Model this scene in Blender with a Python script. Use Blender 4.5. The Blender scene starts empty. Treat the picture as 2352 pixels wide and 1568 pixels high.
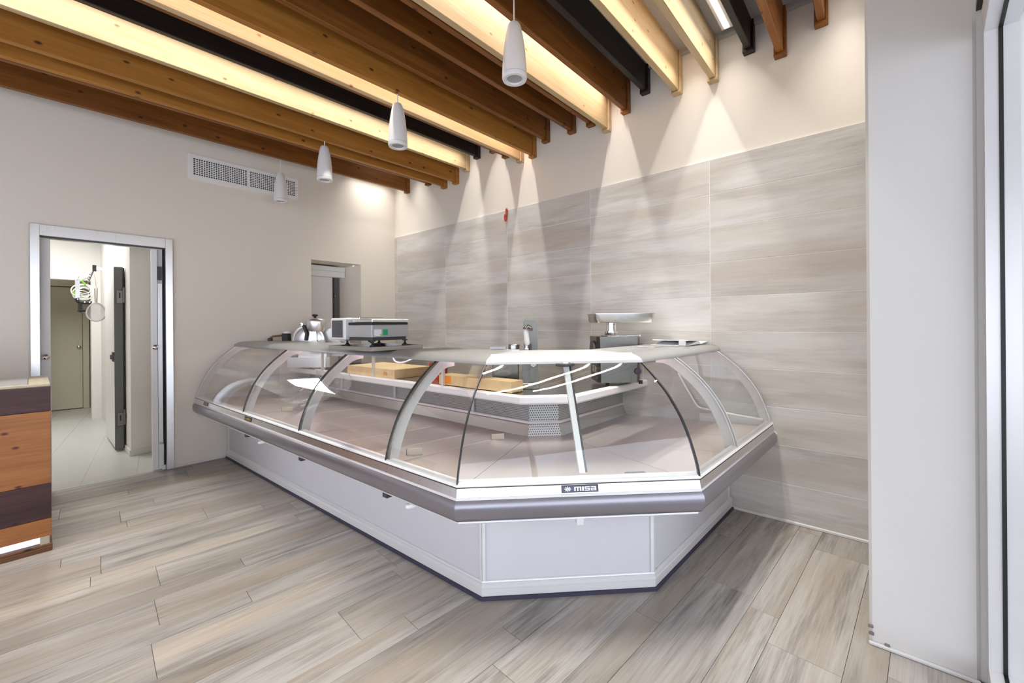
import bpy, bmesh, math, random
from mathutils import Vector, Matrix
random.seed(7)
sc = bpy.context.scene
COL = sc.collection
R = math.radians

# ------------------------------------------------------------------ camera, world, exposure
F_PX, YAW, ROLL, HORIZON, EYE = 960.0, R(41.05), R(0.45), 744.0, 1.58
cd = bpy.data.cameras.new('camera'); cam = bpy.data.objects.new('camera', cd); COL.objects.link(cam)
cd.sensor_width = 36.0; cd.lens = F_PX / 2352 * 36.0; cd.shift_y = -(784 - HORIZON) / 2352
cd.clip_start = 0.02; cd.clip_end = 200
_F = Vector((math.cos(YAW), math.sin(YAW), 0)); _R = Vector((math.sin(YAW), -math.cos(YAW), 0)); _U = Vector((0, 0, 1))
_r = _R * math.cos(ROLL) - _U * math.sin(ROLL); _u = _U * math.cos(ROLL) + _R * math.sin(ROLL)
cam.matrix_world = Matrix(((_r.x, _u.x, -_F.x, 0), (_r.y, _u.y, -_F.y, 0), (_r.z, _u.z, -_F.z, EYE), (0, 0, 0, 1)))
sc.camera = cam
W = bpy.data.worlds.new('world'); sc.world = W; W.use_nodes = True
bg = W.node_tree.nodes['Background']; bg.inputs[0].default_value = (0.86, 0.88, 1.0, 1); bg.inputs[1].default_value = 2.6
LED_POWER = 5.0
LED_WATTS = 5.6   # per metre of strip
TUBE_POWER = 10.0
BACK_POWER = 10.0
sc.view_settings.view_transform = 'Standard'; sc.view_settings.look = 'None'
sc.view_settings.exposure = 0.46; sc.view_settings.gamma = 1.0; sc.view_settings.use_curve_mapping = False
sc.cycles.max_bounces = 10; sc.cycles.diffuse_bounces = 5; sc.cycles.glossy_bounces = 4; sc.cycles.transparent_max_bounces = 24
sc.cycles.use_denoising = True
sc.cycles.sample_clamp_indirect = 8.0
sc.cycles.caustics_reflective = False; sc.cycles.caustics_refractive = False

# ------------------------------------------------------------------ materials
def nodes(name):
    m = bpy.data.materials.new(name); m.use_nodes = True
    nt = m.node_tree; b = nt.nodes['Principled BSDF']
    return m, nt, b
def N(nt, t, **kw):
    n = nt.nodes.new(t)
    for k, v in kw.items():
        if k in n.inputs: n.inputs[k].default_value = v
        else: setattr(n, k, v)
    return n
def setb(b, col=None, rough=None, metal=None, spec=None, coat=None):
    if col is not None: b.inputs['Base Color'].default_value = (*col, 1)
    if rough is not None: b.inputs['Roughness'].default_value = rough
    if metal is not None: b.inputs['Metallic'].default_value = metal
    if spec is not None: b.inputs['Specular IOR Level'].default_value = spec
    if coat is not None: b.inputs['Coat Weight'].default_value = coat
def plain(name, col, rough=.5, metal=0., vary=.04, scale=6., bump=0., spec=.5):
    """one colour with a little cloudy variation"""
    m, nt, b = nodes(name); setb(b, col, rough, metal, spec)
    tc = N(nt, 'ShaderNodeTexCoord'); no = N(nt, 'ShaderNodeTexNoise', Scale=scale, Detail=4.)
    nt.links.new(tc.outputs['Object'], no.inputs['Vector'])
    mr = N(nt, 'ShaderNodeMapRange'); mr.inputs['To Min'].default_value = 1 - vary; mr.inputs['To Max'].default_value = 1 + vary
    nt.links.new(no.outputs['Fac'], mr.inputs['Value'])
    mx = N(nt, 'ShaderNodeMix', data_type='RGBA', blend_type='MULTIPLY'); mx.inputs['Factor'].default_value = 1
    mx.inputs['A'].default_value = (*col, 1); nt.links.new(mr.outputs['Result'], mx.inputs['B'])
    nt.links.new(mx.outputs['Result'], b.inputs['Base Color'])
    if bump:
        bp = N(nt, 'ShaderNodeBump', Strength=bump, Distance=.01)
        n2 = N(nt, 'ShaderNodeTexNoise', Scale=160., Detail=3.); nt.links.new(tc.outputs['Object'], n2.inputs['Vector'])
        nt.links.new(n2.outputs['Fac'], bp.inputs['Height']); nt.links.new(bp.outputs['Normal'], b.inputs['Normal'])
    return m
def wood(name, c0, c1, c2, axis=0, stretch=18., fine=60., rough=.45, knots=None, per_object=.12, spec=.4, tint=None, blotch=.0):
    """long-grain wood, grain along object axis, shifted and shaded per object"""
    m, nt, b = nodes(name); setb(b, c1, rough, 0, spec)
    tc = N(nt, 'ShaderNodeTexCoord'); oi = N(nt, 'ShaderNodeObjectInfo')
    vm = N(nt, 'ShaderNodeVectorMath', operation='SCALE'); vm.inputs['Scale'].default_value = 37.
    cx = N(nt, 'ShaderNodeCombineXYZ')
    for k in range(3): nt.links.new(oi.outputs['Random'], cx.inputs[k])
    nt.links.new(cx.outputs[0], vm.inputs[0])
    ad = N(nt, 'ShaderNodeVectorMath', operation='ADD'); nt.links.new(tc.outputs['Object'], ad.inputs[0]); nt.links.new(vm.outputs[0], ad.inputs[1])
    mp = N(nt, 'ShaderNodeMapping'); s = [stretch] * 3; s[axis] = 1.0; mp.inputs['Scale'].default_value = s
    nt.links.new(ad.outputs[0], mp.inputs['Vector'])
    n1 = N(nt, 'ShaderNodeTexNoise', Scale=1.1, Detail=5., Roughness=.6, Distortion=.5); nt.links.new(mp.outputs[0], n1.inputs['Vector'])
    mp2 = N(nt, 'ShaderNodeMapping'); s = [fine] * 3; s[axis] = 1.6; mp2.inputs['Scale'].default_value = s
    nt.links.new(ad.outputs[0], mp2.inputs['Vector'])
    n2 = N(nt, 'ShaderNodeTexNoise', Scale=2.0, Detail=4., Roughness=.7); nt.links.new(mp2.outputs[0], n2.inputs['Vector'])
    mixn = N(nt, 'ShaderNodeMath', operation='MULTIPLY_ADD'); mixn.inputs[1].default_value = .35
    nt.links.new(n2.outputs['Fac'], mixn.inputs[0]); 
    sc1 = N(nt, 'ShaderNodeMath', operation='MULTIPLY'); sc1.inputs[1].default_value = .65; nt.links.new(n1.outputs['Fac'], sc1.inputs[0])
    nt.links.new(sc1.outputs[0], mixn.inputs[2])
    rp = N(nt, 'ShaderNodeValToRGB'); cr = rp.color_ramp; cr.elements[0].position = .32; cr.elements[0].color = (*c0, 1)
    cr.elements[1].position = .68; cr.elements[1].color = (*c2, 1); e = cr.elements.new(.5); e.color = (*c1, 1)
    nt.links.new(mixn.outputs[0], rp.inputs['Fac']); out = rp.outputs['Color']
    if tint:
        # slow drift of hue over the surface
        n4 = N(nt, 'ShaderNodeTexNoise', Scale=tint[1], Detail=2.); nt.links.new(mp.outputs[0], n4.inputs['Vector'])
        r4 = N(nt, 'ShaderNodeMapRange'); r4.inputs['From Min'].default_value = .42; r4.inputs['From Max'].default_value = .66; nt.links.new(n4.outputs['Fac'], r4.inputs['Value'])
        m4 = N(nt, 'ShaderNodeMix', data_type='RGBA'); m4.inputs['B'].default_value = (*tint[0], 1); nt.links.new(out, m4.inputs['A'])
        s4 = N(nt, 'ShaderNodeMath', operation='MULTIPLY'); s4.inputs[1].default_value = tint[2]; nt.links.new(r4.outputs['Result'], s4.inputs[0]); nt.links.new(s4.outputs[0], m4.inputs['Factor'])
        out = m4.outputs['Result']
    if knots:
        vo = N(nt, 'ShaderNodeTexVoronoi', voronoi_dimensions='2D', Scale=knots[1], Randomness=1.)
        sx = N(nt, 'ShaderNodeSeparateXYZ'); nt.links.new(ad.outputs[0], sx.inputs[0])
        yz = N(nt, 'ShaderNodeMath', operation='MULTIPLY_ADD'); yz.inputs[1].default_value = 1.5
        aa = N(nt, 'ShaderNodeMath', operation='ADD'); others = [k for k in range(3) if k != axis]
        nt.links.new(sx.outputs[others[0]], aa.inputs[0]); nt.links.new(sx.outputs[others[1]], aa.inputs[1]); nt.links.new(aa.outputs[0], yz.inputs[0])
        wob = N(nt, 'ShaderNodeMath', operation='MULTIPLY'); wob.inputs[1].default_value = .05; nt.links.new(n2.outputs['Fac'], wob.inputs[0]); nt.links.new(wob.outputs[0], yz.inputs[2])
        xs = N(nt, 'ShaderNodeMath', operation='MULTIPLY'); xs.inputs[1].default_value = .8; nt.links.new(sx.outputs[axis], xs.inputs[0])
        cc = N(nt, 'ShaderNodeCombineXYZ'); nt.links.new(xs.outputs[0], cc.inputs[0]); nt.links.new(yz.outputs[0], cc.inputs[1]); nt.links.new(cc.outputs[0], vo.inputs['Vector'])
        r3a = N(nt, 'ShaderNodeMapRange'); r3a.inputs['From Min'].default_value = knots[2]; r3a.inputs['From Max'].default_value = knots[2] * .35
        nt.links.new(vo.outputs['Distance'], r3a.inputs['Value'])
        gt = N(nt, 'ShaderNodeMath', operation='GREATER_THAN'); gt.inputs[1].default_value = .4; sc3 = N(nt, 'ShaderNodeSeparateColor'); nt.links.new(vo.outputs['Color'], sc3.inputs[0]); nt.links.new(sc3.outputs[0], gt.inputs[0])
        r3 = N(nt, 'ShaderNodeMapRange'); mu = N(nt, 'ShaderNodeMath', operation='MULTIPLY'); nt.links.new(r3a.outputs['Result'], mu.inputs[0]); nt.links.new(gt.outputs[0], mu.inputs[1]); nt.links.new(mu.outputs[0], r3.inputs['Value'])
        mk = N(nt, 'ShaderNodeMix', data_type='RGBA'); mk.inputs['B'].default_value = (*knots[0], 1)
        nt.links.new(out, mk.inputs['A']); nt.links.new(r3.outputs['Result'], mk.inputs['Factor']); out = mk.outputs['Result']
    mr = N(nt, 'ShaderNodeMapRange'); mr.inputs['To Min'].default_value = 1 - per_object; mr.inputs['To Max'].default_value = 1 + per_object
    nt.links.new(oi.outputs['Random'], mr.inputs['Value'])
    mm = N(nt, 'ShaderNodeMix', data_type='RGBA', blend_type='MULTIPLY'); mm.inputs['Factor'].default_value = 1
    nt.links.new(out, mm.inputs['A']); nt.links.new(mr.outputs['Result'], mm.inputs['B'])
    nt.links.new(mm.outputs['Result'], b.inputs['Base Color'])
    bp = N(nt, 'ShaderNodeBump', Strength=.12, Distance=.004); nt.links.new(n2.outputs['Fac'], bp.inputs['Height']); nt.links.new(bp.outputs['Normal'], b.inputs['Normal'])
    return m
def steel(name, col=(.62, .62, .62), rough=.28, axis=0, vary=.12):
    m, nt, b = nodes(name); setb(b, col, rough, 1.0)
    tc = N(nt, 'ShaderNodeTexCoord'); mp = N(nt, 'ShaderNodeMapping'); s = [90.] * 3; s[axis] = 1.5; mp.inputs['Scale'].default_value = s
    nt.links.new(tc.outputs['Object'], mp.inputs['Vector'])
    no = N(nt, 'ShaderNodeTexNoise', Scale=2., Detail=3.); nt.links.new(mp.outputs[0], no.inputs['Vector'])
    mr = N(nt, 'ShaderNodeMapRange'); mr.inputs['To Min'].default_value = rough * (1 - vary * 2); mr.inputs['To Max'].default_value = rough * (1 + vary * 2)
    nt.links.new(no.outputs['Fac'], mr.inputs['Value']); nt.links.new(mr.outputs['Result'], b.inputs['Roughness'])
    return m
def emit(name, col, power):
    m, nt, b = nodes(name); setb(b, (.8, .8, .8), .5)
    b.inputs['Emission Color'].default_value = (*col, 1); b.inputs['Emission Strength'].default_value = power
    return m
def glass(name, tint=(.97, .985, .98), ior=1.45, rough=0.0, haze=0.0, haze_col=(.8, .8, .8)):
    """thin clear sheet: straight-through transmission with a Fresnel reflection"""
    m = bpy.data.materials.new(name); m.use_nodes = True; nt = m.node_tree; nt.nodes.clear()
    o = N(nt, 'ShaderNodeOutputMaterial'); lw = N(nt, 'ShaderNodeLayerWeight', Blend=.5)
    # Schlick reflectance from the facing angle, the same on both faces of the sheet
    pw = N(nt, 'ShaderNodeMath', operation='POWER'); pw.inputs[1].default_value = 5.; nt.links.new(lw.outputs['Facing'], pw.inputs[0])
    r0 = ((ior - 1) / (ior + 1)) ** 2
    fr = N(nt, 'ShaderNodeMath', operation='MULTIPLY_ADD'); fr.inputs[1].default_value = 1 - r0; fr.inputs[2].default_value = r0; nt.links.new(pw.outputs[0], fr.inputs[0])
    t = N(nt, 'ShaderNodeBsdfTransparent'); t.inputs[0].default_value = (*tint, 1)
    g = N(nt, 'ShaderNodeBsdfGlossy'); g.inputs['Roughness'].default_value = rough
    mx = N(nt, 'ShaderNodeMixShader'); nt.links.new(fr.outputs[0], mx.inputs[0]); 
    base = t.outputs[0]
    if haze:
        d = N(nt, 'ShaderNodeBsdfDiffuse'); d.inputs[0].default_value = (*haze_col, 1)
        no = N(nt, 'ShaderNodeTexNoise', Scale=3., Detail=4.); tc = N(nt, 'ShaderNodeTexCoord'); nt.links.new(tc.outputs['Object'], no.inputs['Vector'])
        mr = N(nt, 'ShaderNodeMapRange'); mr.inputs['To Min'].default_value = haze * .4; mr.inputs['To Max'].default_value = haze * 1.6; nt.links.new(no.outputs['Fac'], mr.inputs['Value'])
        h = N(nt, 'ShaderNodeMixShader'); nt.links.new(mr.outputs['Result'], h.inputs[0]); nt.links.new(t.outputs[0], h.inputs[1]); nt.links.new(d.outputs[0], h.inputs[2]); base = h.outputs[0]
    nt.links.new(base, mx.inputs[1]); nt.links.new(g.outputs[0], mx.inputs[2]); nt.links.new(mx.outputs[0], o.inputs[0])
    return m
def perforated(name, col, hole, pitch, rad, rough=.4, metal=.0):
    """painted sheet with a staggered grid of dark holes, laid out in the panel's own metres (UV)"""
    m, nt, b = nodes(name); setb(b, col, rough, metal)
    uv = N(nt, 'ShaderNodeUVMap'); sp = N(nt, 'ShaderNodeSeparateXYZ'); nt.links.new(uv.outputs[0], sp.inputs[0])
    def M(op, a, bb=None):
        n = N(nt, 'ShaderNodeMath', operation=op)
        for i, v in enumerate((a, bb)):
            if v is None: continue
            if isinstance(v, (int, float)): n.inputs[i].default_value = v
            else: nt.links.new(v, n.inputs[i])
        return n.outputs[0]
    v = M('DIVIDE', sp.outputs['Y'], pitch); row = M('FLOOR', v); odd = M('MULTIPLY', M('MODULO', row, 2.), .5)
    u = M('ADD', M('DIVIDE', sp.outputs['X'], pitch), odd)
    fu = M('SUBTRACT', M('FRACT', u), .5); fv = M('SUBTRACT', M('FRACT', v), .5)
    d = M('SQRT', M('ADD', M('MULTIPLY', fu, fu), M('MULTIPLY', fv, fv)))
    isin = M('LESS_THAN', d, rad)
    mx = N(nt, 'ShaderNodeMix', data_type='RGBA'); mx.inputs['A'].default_value = (*col, 1); mx.inputs['B'].default_value = (*hole, 1)
    nt.links.new(isin, mx.inputs['Factor']); nt.links.new(mx.outputs['Result'], b.inputs['Base Color'])
    return m

PAINT = plain('wall_paint', (.80, .745, .655), .75, vary=.03, scale=1.3, bump=.05, spec=.2)
PAINT_W = plain('white_paint', (.72, .71, .685), .7, vary=.02, scale=2., bump=.05, spec=.25)
CEIL = plain('ceiling_board_grey', (.42, .415, .41), .8, vary=.04, scale=3.)
BEAM_BROWN = wood('beam_brown_stain', (.13, .042, .007), (.23, .080, .012), (.33, .125, .022), 0, 14., 55., .5, ((.035, .012, .005), 3.4, .075), .12)
BEAM_ORANGE = wood('beam_honey_stain', (.30, .115, .016), (.41, .175, .030), (.50, .24, .050), 0, 14., 55., .5, ((.07, .022, .008), 3.4, .075), .10)
BEAM_PALE = wood('beam_lit_tone', (.46, .31, .15), (.55, .40, .22), (.61, .47, .29), 0, 14., 55., .5, ((.28, .13, .04), 3.6, .06), .06)  # beams beside lit gaps: the strip light is put into the wood colour
BEAM_BLACK = wood('beam_shade_tone', (.010, .007, .006), (.018, .012, .010), (.030, .020, .016), 0, 14., 55., .5, None, .1)  # same wood in unlit gaps, its shade painted into the colour
PLANK = wood('floor_plank', (.14, .122, .105), (.355, .332, .305), (.48, .463, .44), 0, 9., 46., .42, None, .10, .35, ((.29, .23, .165), .55, .6))
GROUT_D = plain('dark_joint', (.20, .18, .16), .9)
TILE = wood('wall_plank_tile', (.47, .45, .41), (.64, .62, .585), (.72, .71, .68), 1, 7., 34., .42, None, .05, .35, ((.50, .43, .35), .6, .55))
GROUT_L = plain('light_grout', (.86, .85, .83), .9)
TILE_B = plain('back_floor_tile', (.52, .53, .51), .35, vary=.05, scale=4.)
ALU = steel('brushed_aluminium', (.78, .78, .78), .30, 2)
ALU_W = plain('white_aluminium', (.80, .80, .80), .30, .25, vary=.02)
STEEL = steel('stainless_steel', (.60, .60, .59), .24, 0)
STEEL_D = plain('deck_stainless', (.66, .585, .54), .30, .45, vary=.05, scale=3.)
STEEL_K = steel('dark_stainless', (.155, .15, .135), .30, 2)
REAR_DARK = wood('rear_wall_dark', (.03, .017, .011), (.06, .034, .022), (.09, .05, .033), 2, 9., 40., .5)  # made-up dark finish for the unseen rear wall, darkens reflections in the counter
CHROME = steel('polished_chrome', (.80, .80, .80), .10, 0)
BUMPER = plain('bumper_grey', (.31, .30, .335), .30, .75, vary=.03)
PANEL = plain('case_front_laminate', (.62, .615, .645), .35, vary=.02)
WHITE = plain('white_plastic', (.87, .87, .86), .4, vary=.02)
GREY = plain('rib_grey_plastic', (.66, .66, .655), .4, vary=.02)
BLACK = plain('black_rubber', (.012, .012, .012), .5)
DARK = plain('dark_grey_plastic', (.05, .05, .052), .45)
VOIDM = plain('dark_cavity', (.02, .02, .02), .9)
GLASS = glass('clear_glass', ior=1.6)
GLASS_G = glass('window_glass', (.95, .97, .97))
FILM = glass('plastic_film', (.93, .93, .93), 1.35, .06, .16, (.85, .86, .87))
PERF = perforated('perforated_white_sheet', (.80, .80, .80), (.05, .05, .055), .019, .27)
PERF_F = perforated('perforated_fine_sheet', (.62, .60, .60), (.06, .055, .055), .014, .29, .4, .3)
CUTB = wood('cutting_board_yellow', (.60, .42, .20), (.72, .53, .28), (.80, .62, .36), 0, 7., 30., .5, None, .05)
ORANGE = plain('orange_label', (.85, .28, .03), .5)
LED = emit('led_strip_light', (1.0, .97, .93), LED_POWER)
TUBE = emit('pink_tube_light', (1.0, .66, .74), TUBE_POWER)
BACKL = emit('back_room_fill', (1.0, .98, .95), BACK_POWER)
PENDM = plain('pendant_white', (.78, .78, .78), .35, vary=.015)
DESK_O = wood('desk_orange_plank', (.20, .070, .017), (.31, .120, .034), (.40, .170, .052), 0, 12., 45., .4, ((.10, .02, .012), 4.6, .085), .06)
DESK_D = wood('desk_plum_plank', (.028, .010, .010), (.055, .020, .019), (.085, .034, .030), 0, 12., 45., .4, ((.02, .008, .012), 4.6, .085), .15)
DESK_B = wood('desk_base_plank', (.075, .030, .014), (.13, .052, .022), (.19, .080, .034), 0, 12., 45., .45, ((.03, .01, .008), 4., .1), .1)
PINE = wood('light_pine_edge', (.42, .36, .24), (.52, .46, .32), (.58, .52, .38), 1, 12., 45., .5)
OLIVE = plain('far_door_olive', (.60, .60, .48), .55, vary=.03)
OLIVE_W = plain('far_lobby_wall', (.55, .45, .34), .7, vary=.03)
COLD_W = plain('cold_door_white', (.70, .70, .70), .35, vary=.02)
COLD_G = plain('cold_door_grey', (.13, .13, .13), .5)
RED = plain('red_enamel', (.72, .03, .015), .25)
GREEN = plain('green_sticker', (.0, .33, .13), .5)
LIME = plain('lime_sticker', (.25, .6, .05), .5)
PAPER = plain('white_paper', (.80, .80, .82), .8)
BRONZE = steel('brown_metal', (.42, .30, .22), .35, 0)
GOLD = plain('gold_letter', (.55, .42, .12), .35, .6)
BADGE = plain('badge_blue_grey', (.10, .10, .16), .4)
HDPE = plain('white_nylon', (.82, .82, .80), .35)
GLAZE_OUT = plain('pavement', (.42, .42, .42), .9)

# ------------------------------------------------------------------ helpers
class MB:
    def __init__(s): s.v = []; s.f = []; s.uv = {}
    def add(s, vs, fs):
        o = len(s.v); s.v += [tuple(p) for p in vs]; s.f += [tuple(i + o for i in f) for f in fs]; return s
    def box(s, lo, hi):
        x0, y0, z0 = lo; x1, y1, z1 = hi
        return s.add([(x0, y0, z0), (x1, y0, z0), (x1, y1, z0), (x0, y1, z0), (x0, y0, z1), (x1, y0, z1), (x1, y1, z1), (x0, y1, z1)],
                     [(3, 2, 1, 0), (4, 5, 6, 7), (0, 1, 5, 4), (1, 2, 6, 5), (2, 3, 7, 6), (3, 0, 4, 7)])
    def bbox(s, lo, hi, b=.003):
        """box with chamfered edges"""
        bm = bmesh.new(); bmesh.ops.create_cube(bm, size=1)
        for v in bm.verts:
            v.co = Vector([(lo[k] + hi[k]) / 2 + v.co[k] * (hi[k] - lo[k]) for k in range(3)])
        bmesh.ops.bevel(bm, geom=bm.edges[:], offset=b, segments=1, affect='EDGES')
        bm.verts.index_update(); s.add([v.co[:] for v in bm.verts], [[v.index for v in f.verts] for f in bm.faces]); bm.free(); return s
    def prism(s, poly, fn, a, b):
        """closed polygon poly [(p,q)] mapped by fn(p,q,t) at t=a and t=b"""
        n = len(poly)
        vs = [fn(p, q, a) for p, q in poly] + [fn(p, q, b) for p, q in poly]
        fs = [(i, (i + 1) % n, n + (i + 1) % n, n + i) for i in range(n)] + [tuple(range(n - 1, -1, -1)), tuple(range(n, 2 * n))]
        return s.add(vs, fs)
    def tube(s, path, r, n=10, cap=True):
        P = [Vector(p) for p in path]; rings = []
        T = [(P[min(i + 1, len(P) - 1)] - P[max(i - 1, 0)]).normalized() for i in range(len(P))]
        up = Vector((0, 0, 1)) if abs(T[0].z) < .9 else Vector((1, 0, 0)); a = T[0].cross(up).normalized()
        vs = []
        for i, p in enumerate(P):
            a = (a - T[i] * a.dot(T[i])).normalized(); b = T[i].cross(a)
            rr = r[i] if isinstance(r, (list, tuple)) else r
            vs += [p + a * rr * math.cos(2 * math.pi * k / n) + b * rr * math.sin(2 * math.pi * k / n) for k in range(n)]
        fs = [(i * n + k, i * n + (k + 1) % n, (i + 1) * n + (k + 1) % n, (i + 1) * n + k) for i in range(len(P) - 1) for k in range(n)]
        if cap: fs += [tuple(range(n - 1, -1, -1)), tuple(range((len(P) - 1) * n, len(P) * n))]
        return s.add(vs, fs)
    def lathe(s, prof, n=24, c=(0, 0, 0), fn=None):
        """profile [(r,z)] spun about z; fn maps the local point elsewhere"""
        vs = []
        for r_, z in prof:
            for k in range(n):
                a = 2 * math.pi * k / n; p = (c[0] + r_ * math.cos(a), c[1] + r_ * math.sin(a), c[2] + z)
                vs.append(fn(p) if fn else p)
        m = len(prof)
        fs = [(i * n + k, i * n + (k + 1) % n, (i + 1) * n + (k + 1) % n, (i + 1) * n + k) for i in range(m - 1) for k in range(n)]
        if prof[0][0] > 1e-5: fs.append(tuple(range(n - 1, -1, -1)))
        if prof[-1][0] > 1e-5: fs.append(tuple(range((m - 1) * n, m * n)))
        return s.add(vs, fs)
    def build(s, name, mat, parent=None, smooth=False, kind=None, loc=None, label=None, uvs=None, angle=40):
        me = bpy.data.meshes.new(name); off = Vector((0, 0, 0))
        if parent is not None and parent.get('_abs'): off = Vector(parent['_abs'])
        if loc is not None: off = Vector(loc)
        me.from_pydata([Vector(p) - off for p in s.v], [], s.f); me.materials.append(mat)
        bm = bmesh.new(); bm.from_mesh(me); bmesh.ops.recalc_face_normals(bm, faces=bm.faces[:]); 
        if uvs is not None:
            lay = bm.loops.layers.uv.new('UVMap'); bm.verts.ensure_lookup_table()
            for f in bm.faces:
                for l in f.loops: l[lay].uv = uvs[l.vert.index]
        bm.to_mesh(me); bm.free()
        if smooth:
            me.polygons.foreach_set('use_smooth', [True] * len(me.polygons)); me.set_sharp_from_angle(angle=R(angle))
        o = bpy.data.objects.new(name, me); COL.objects.link(o)
        if loc is not None: o.location = Vector(loc) - (Vector(parent['_abs']) if parent is not None and parent.get('_abs') else Vector((0, 0, 0)))
        if parent is not None: o.parent = parent
        if kind: o['kind'] = kind
        if label: o['label'] = label
        if parent is not None and parent.get('_abs'): o['_abs'] = list(loc) if loc is not None else list(parent['_abs'])
        elif parent is None: o['_abs'] = list(loc) if loc is not None else [0, 0, 0]
        return o
def tag(o, label=None, cat=None, group=None, kind=None):
    for k, v in (('label', label), ('category', cat), ('group', group), ('kind', kind)):
        if v: o[k] = v
    return o
def thing(name, label, cat, loc, rz=None, group=None):
    """Empty at the base; rz None: children are given in world coordinates, else in the thing's own frame"""
    o = bpy.data.objects.new(name, None); COL.objects.link(o); o.location = loc; o.empty_display_size = .05
    if rz is None: o['_abs'] = list(loc)
    else: o.rotation_euler = (0, 0, rz)
    return tag(o, label, cat, group)
def dup(o, parent=None):
    c = o.copy(); COL.objects.link(c); c.parent = parent
    for ch in o.children: dup(ch, c)
    return c
def bezier(p0, p1, p2, p3, n=12):
    return [Vector(p0) * (1 - t) ** 3 + Vector(p1) * 3 * t * (1 - t) ** 2 + Vector(p2) * 3 * t * t * (1 - t) + Vector(p3) * t ** 3 for t in [i / n for i in range(n + 1)]]
def spline(pts, n=6):
    """Catmull-Rom through points"""
    P = [Vector(p) for p in pts]; P = [2 * P[0] - P[1]] + P + [2 * P[-1] - P[-2]]; out = []
    for i in range(1, len(P) - 2):
        for k in range(n):
            t = k / n; a, b, c, d = P[i - 1:i + 3]
            out.append(.5 * ((2 * b) + (c - a) * t + (2 * a - 5 * b + 4 * c - d) * t * t + (3 * b - a - 3 * c + d) * t ** 3))
    return out + [P[-2]]

# ------------------------------------------------------------------ the setting
XW, YW, ZC = 3.917, 5.935, 4.05            # tiled wall, door wall, ceiling
XB, YS = -3.6, -.2                          # rear wall, shopfront line at x = 0
# floor: dark bed with every plank on it
floor = MB().box((XB, -.55, -.12), (XW + .15, YW + .02, -.010)).build('floor', GROUT_D, kind='structure')
FA = R(-4.0); fu = Vector((math.cos(FA), math.sin(FA), 0)); fn_ = Vector((-math.sin(FA), math.cos(FA), 0))
known = {(1, 'w'): .94, (1, 'n'): 1.18, (0, 'n'): 1.497, (0, 'w'): 1.9, (-1, 'n'): 2.095, (-1, 'w'): 2.5, (-2, 'n'): 2.57, (-2, 'w'): 2.675, (-3, 'w'): 2.34, (-3, 'n'): 1.9,
         (3, 'w'): .235, (2, 'w'): .19, (4, 'w'): .275, (5, 'w'): .02, (6, 'w'): .653, (3, 'n'): .632}
def clip(poly, inside, cut):
    out = []
    for i in range(len(poly)):
        a, b = poly[i - 1], poly[i]
        if inside(a) != inside(b): out.append(cut(a, b))
        if inside(b): out.append(b)
    return out
def clip_axis(poly, ax, val, keep_less):
    ins = lambda p: (p[ax] <= val) == keep_less or abs(p[ax] - val) < 1e-9
    def cut(a, b):
        t = (val - a[ax]) / (b[ax] - a[ax]); return (a[0] + (b[0] - a[0]) * t, a[1] + (b[1] - a[1]) * t)
    return clip(poly, ins, cut)
def plank(u0, u1, o0, o1):
    g = .0007
    P = [fu * a + fn_ * b for a, b in ((u0 + g, o0 + g), (u1 - g, o0 + g), (u1 - g, o1 - g), (u0 + g, o1 - g))]
    poly = [(p.x, p.y) for p in P]
    for ax, val, less in ((0, XW, True), (0, -1.45, False), (1, YW, True), (1, -.5, False)): 
        poly = clip_axis(poly, ax, val, less)
        if len(poly) < 3: return
    c = (sum(p[0] for p in poly) / len(poly), sum(p[1] for p in poly) / len(poly))
    # keep only what the picture or its reflections can show
    dz = c[0] * _F.x + c[1] * _F.y
    if dz < .35 or abs(c[0] * _R.x + c[1] * _R.y) > 1.9 * dz + 1.2: return
    n = len(poly); h = .0015
    q = [(c[0] + (p[0] - c[0]) * (1 - .0025), c[1] + (p[1] - c[1]) * (1 - .008)) for p in poly]
    loc = fu * u0 + fn_ * o0
    inv = Matrix.Rotation(-FA, 4, 'Z')
    vs = [inv @ (Vector((p[0], p[1], z)) - loc) for pl, z in ((poly, -.0095), (poly, -h), (q, 0)) for p in pl]
    fs = [(k * n + i, k * n + (i + 1) % n, (k + 1) * n + (i + 1) % n, (k + 1) * n + i) for k in (0, 1) for i in range(n)] + [tuple(range(2 * n, 3 * n))]
    o = MB().add(vs, fs).build('floor_plank', PLANK, None)
    o.location = loc; o.rotation_euler = (0, 0, FA); o.parent = floor; del o['_abs']
for k in range(-5, 12):
    for kind, a, b in (('n', 1.449, 1.591), ('w', 1.591, 1.884)):
        o0, o1 = a + .435 * k, b + .435 * k
        st = known.get((k, kind), random.uniform(0, 1.2)); st -= 1.2 * 5
        while st < 5:
            plank(st, st + 1.2, o0, o1); st += 1.2
# tiled wall
wr = MB().box((XW, -.5, -.02), (XW + .15, YW + .3, ZC + .08)).build('wall_right', PAINT, kind='structure')
gb = MB().box((XW - .0118, -.3, 0), (XW, YW, 3.003)).build('grout_bed', GROUT_L, wr)
cache = {}
def tile(y0, y1, z0, z1):
    g = .0022; w, h = y1 - y0 - 2 * g, z1 - z0 - 2 * g; key = (round(w, 3), round(h, 3))
    if key not in cache:
        cache[key] = MB().bbox((-.009, 0, 0), (.004, w, h), .0015).build('tile', TILE, None).data
        bpy.data.objects.remove(bpy.data.objects['tile'])
    o = bpy.data.objects.new('wall_tile', cache[key]); COL.objects.link(o); o.location = (XW - .005, y0 + g, z0 + g); o.parent = wr
ys = [-.3] + [1.093 + 1.19 * k for k in range(5)] + [YW]
for i in range(len(ys) - 1):
    for j in range(10): tile(ys[i], ys[i + 1], .3 * j + .003, .3 * j + .303)
MB().bbox((XW - .030, -.3, 0), (XW - .012, .93, .022), .004).build('baseboard_right', PAINT_W, kind='structure')
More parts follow.
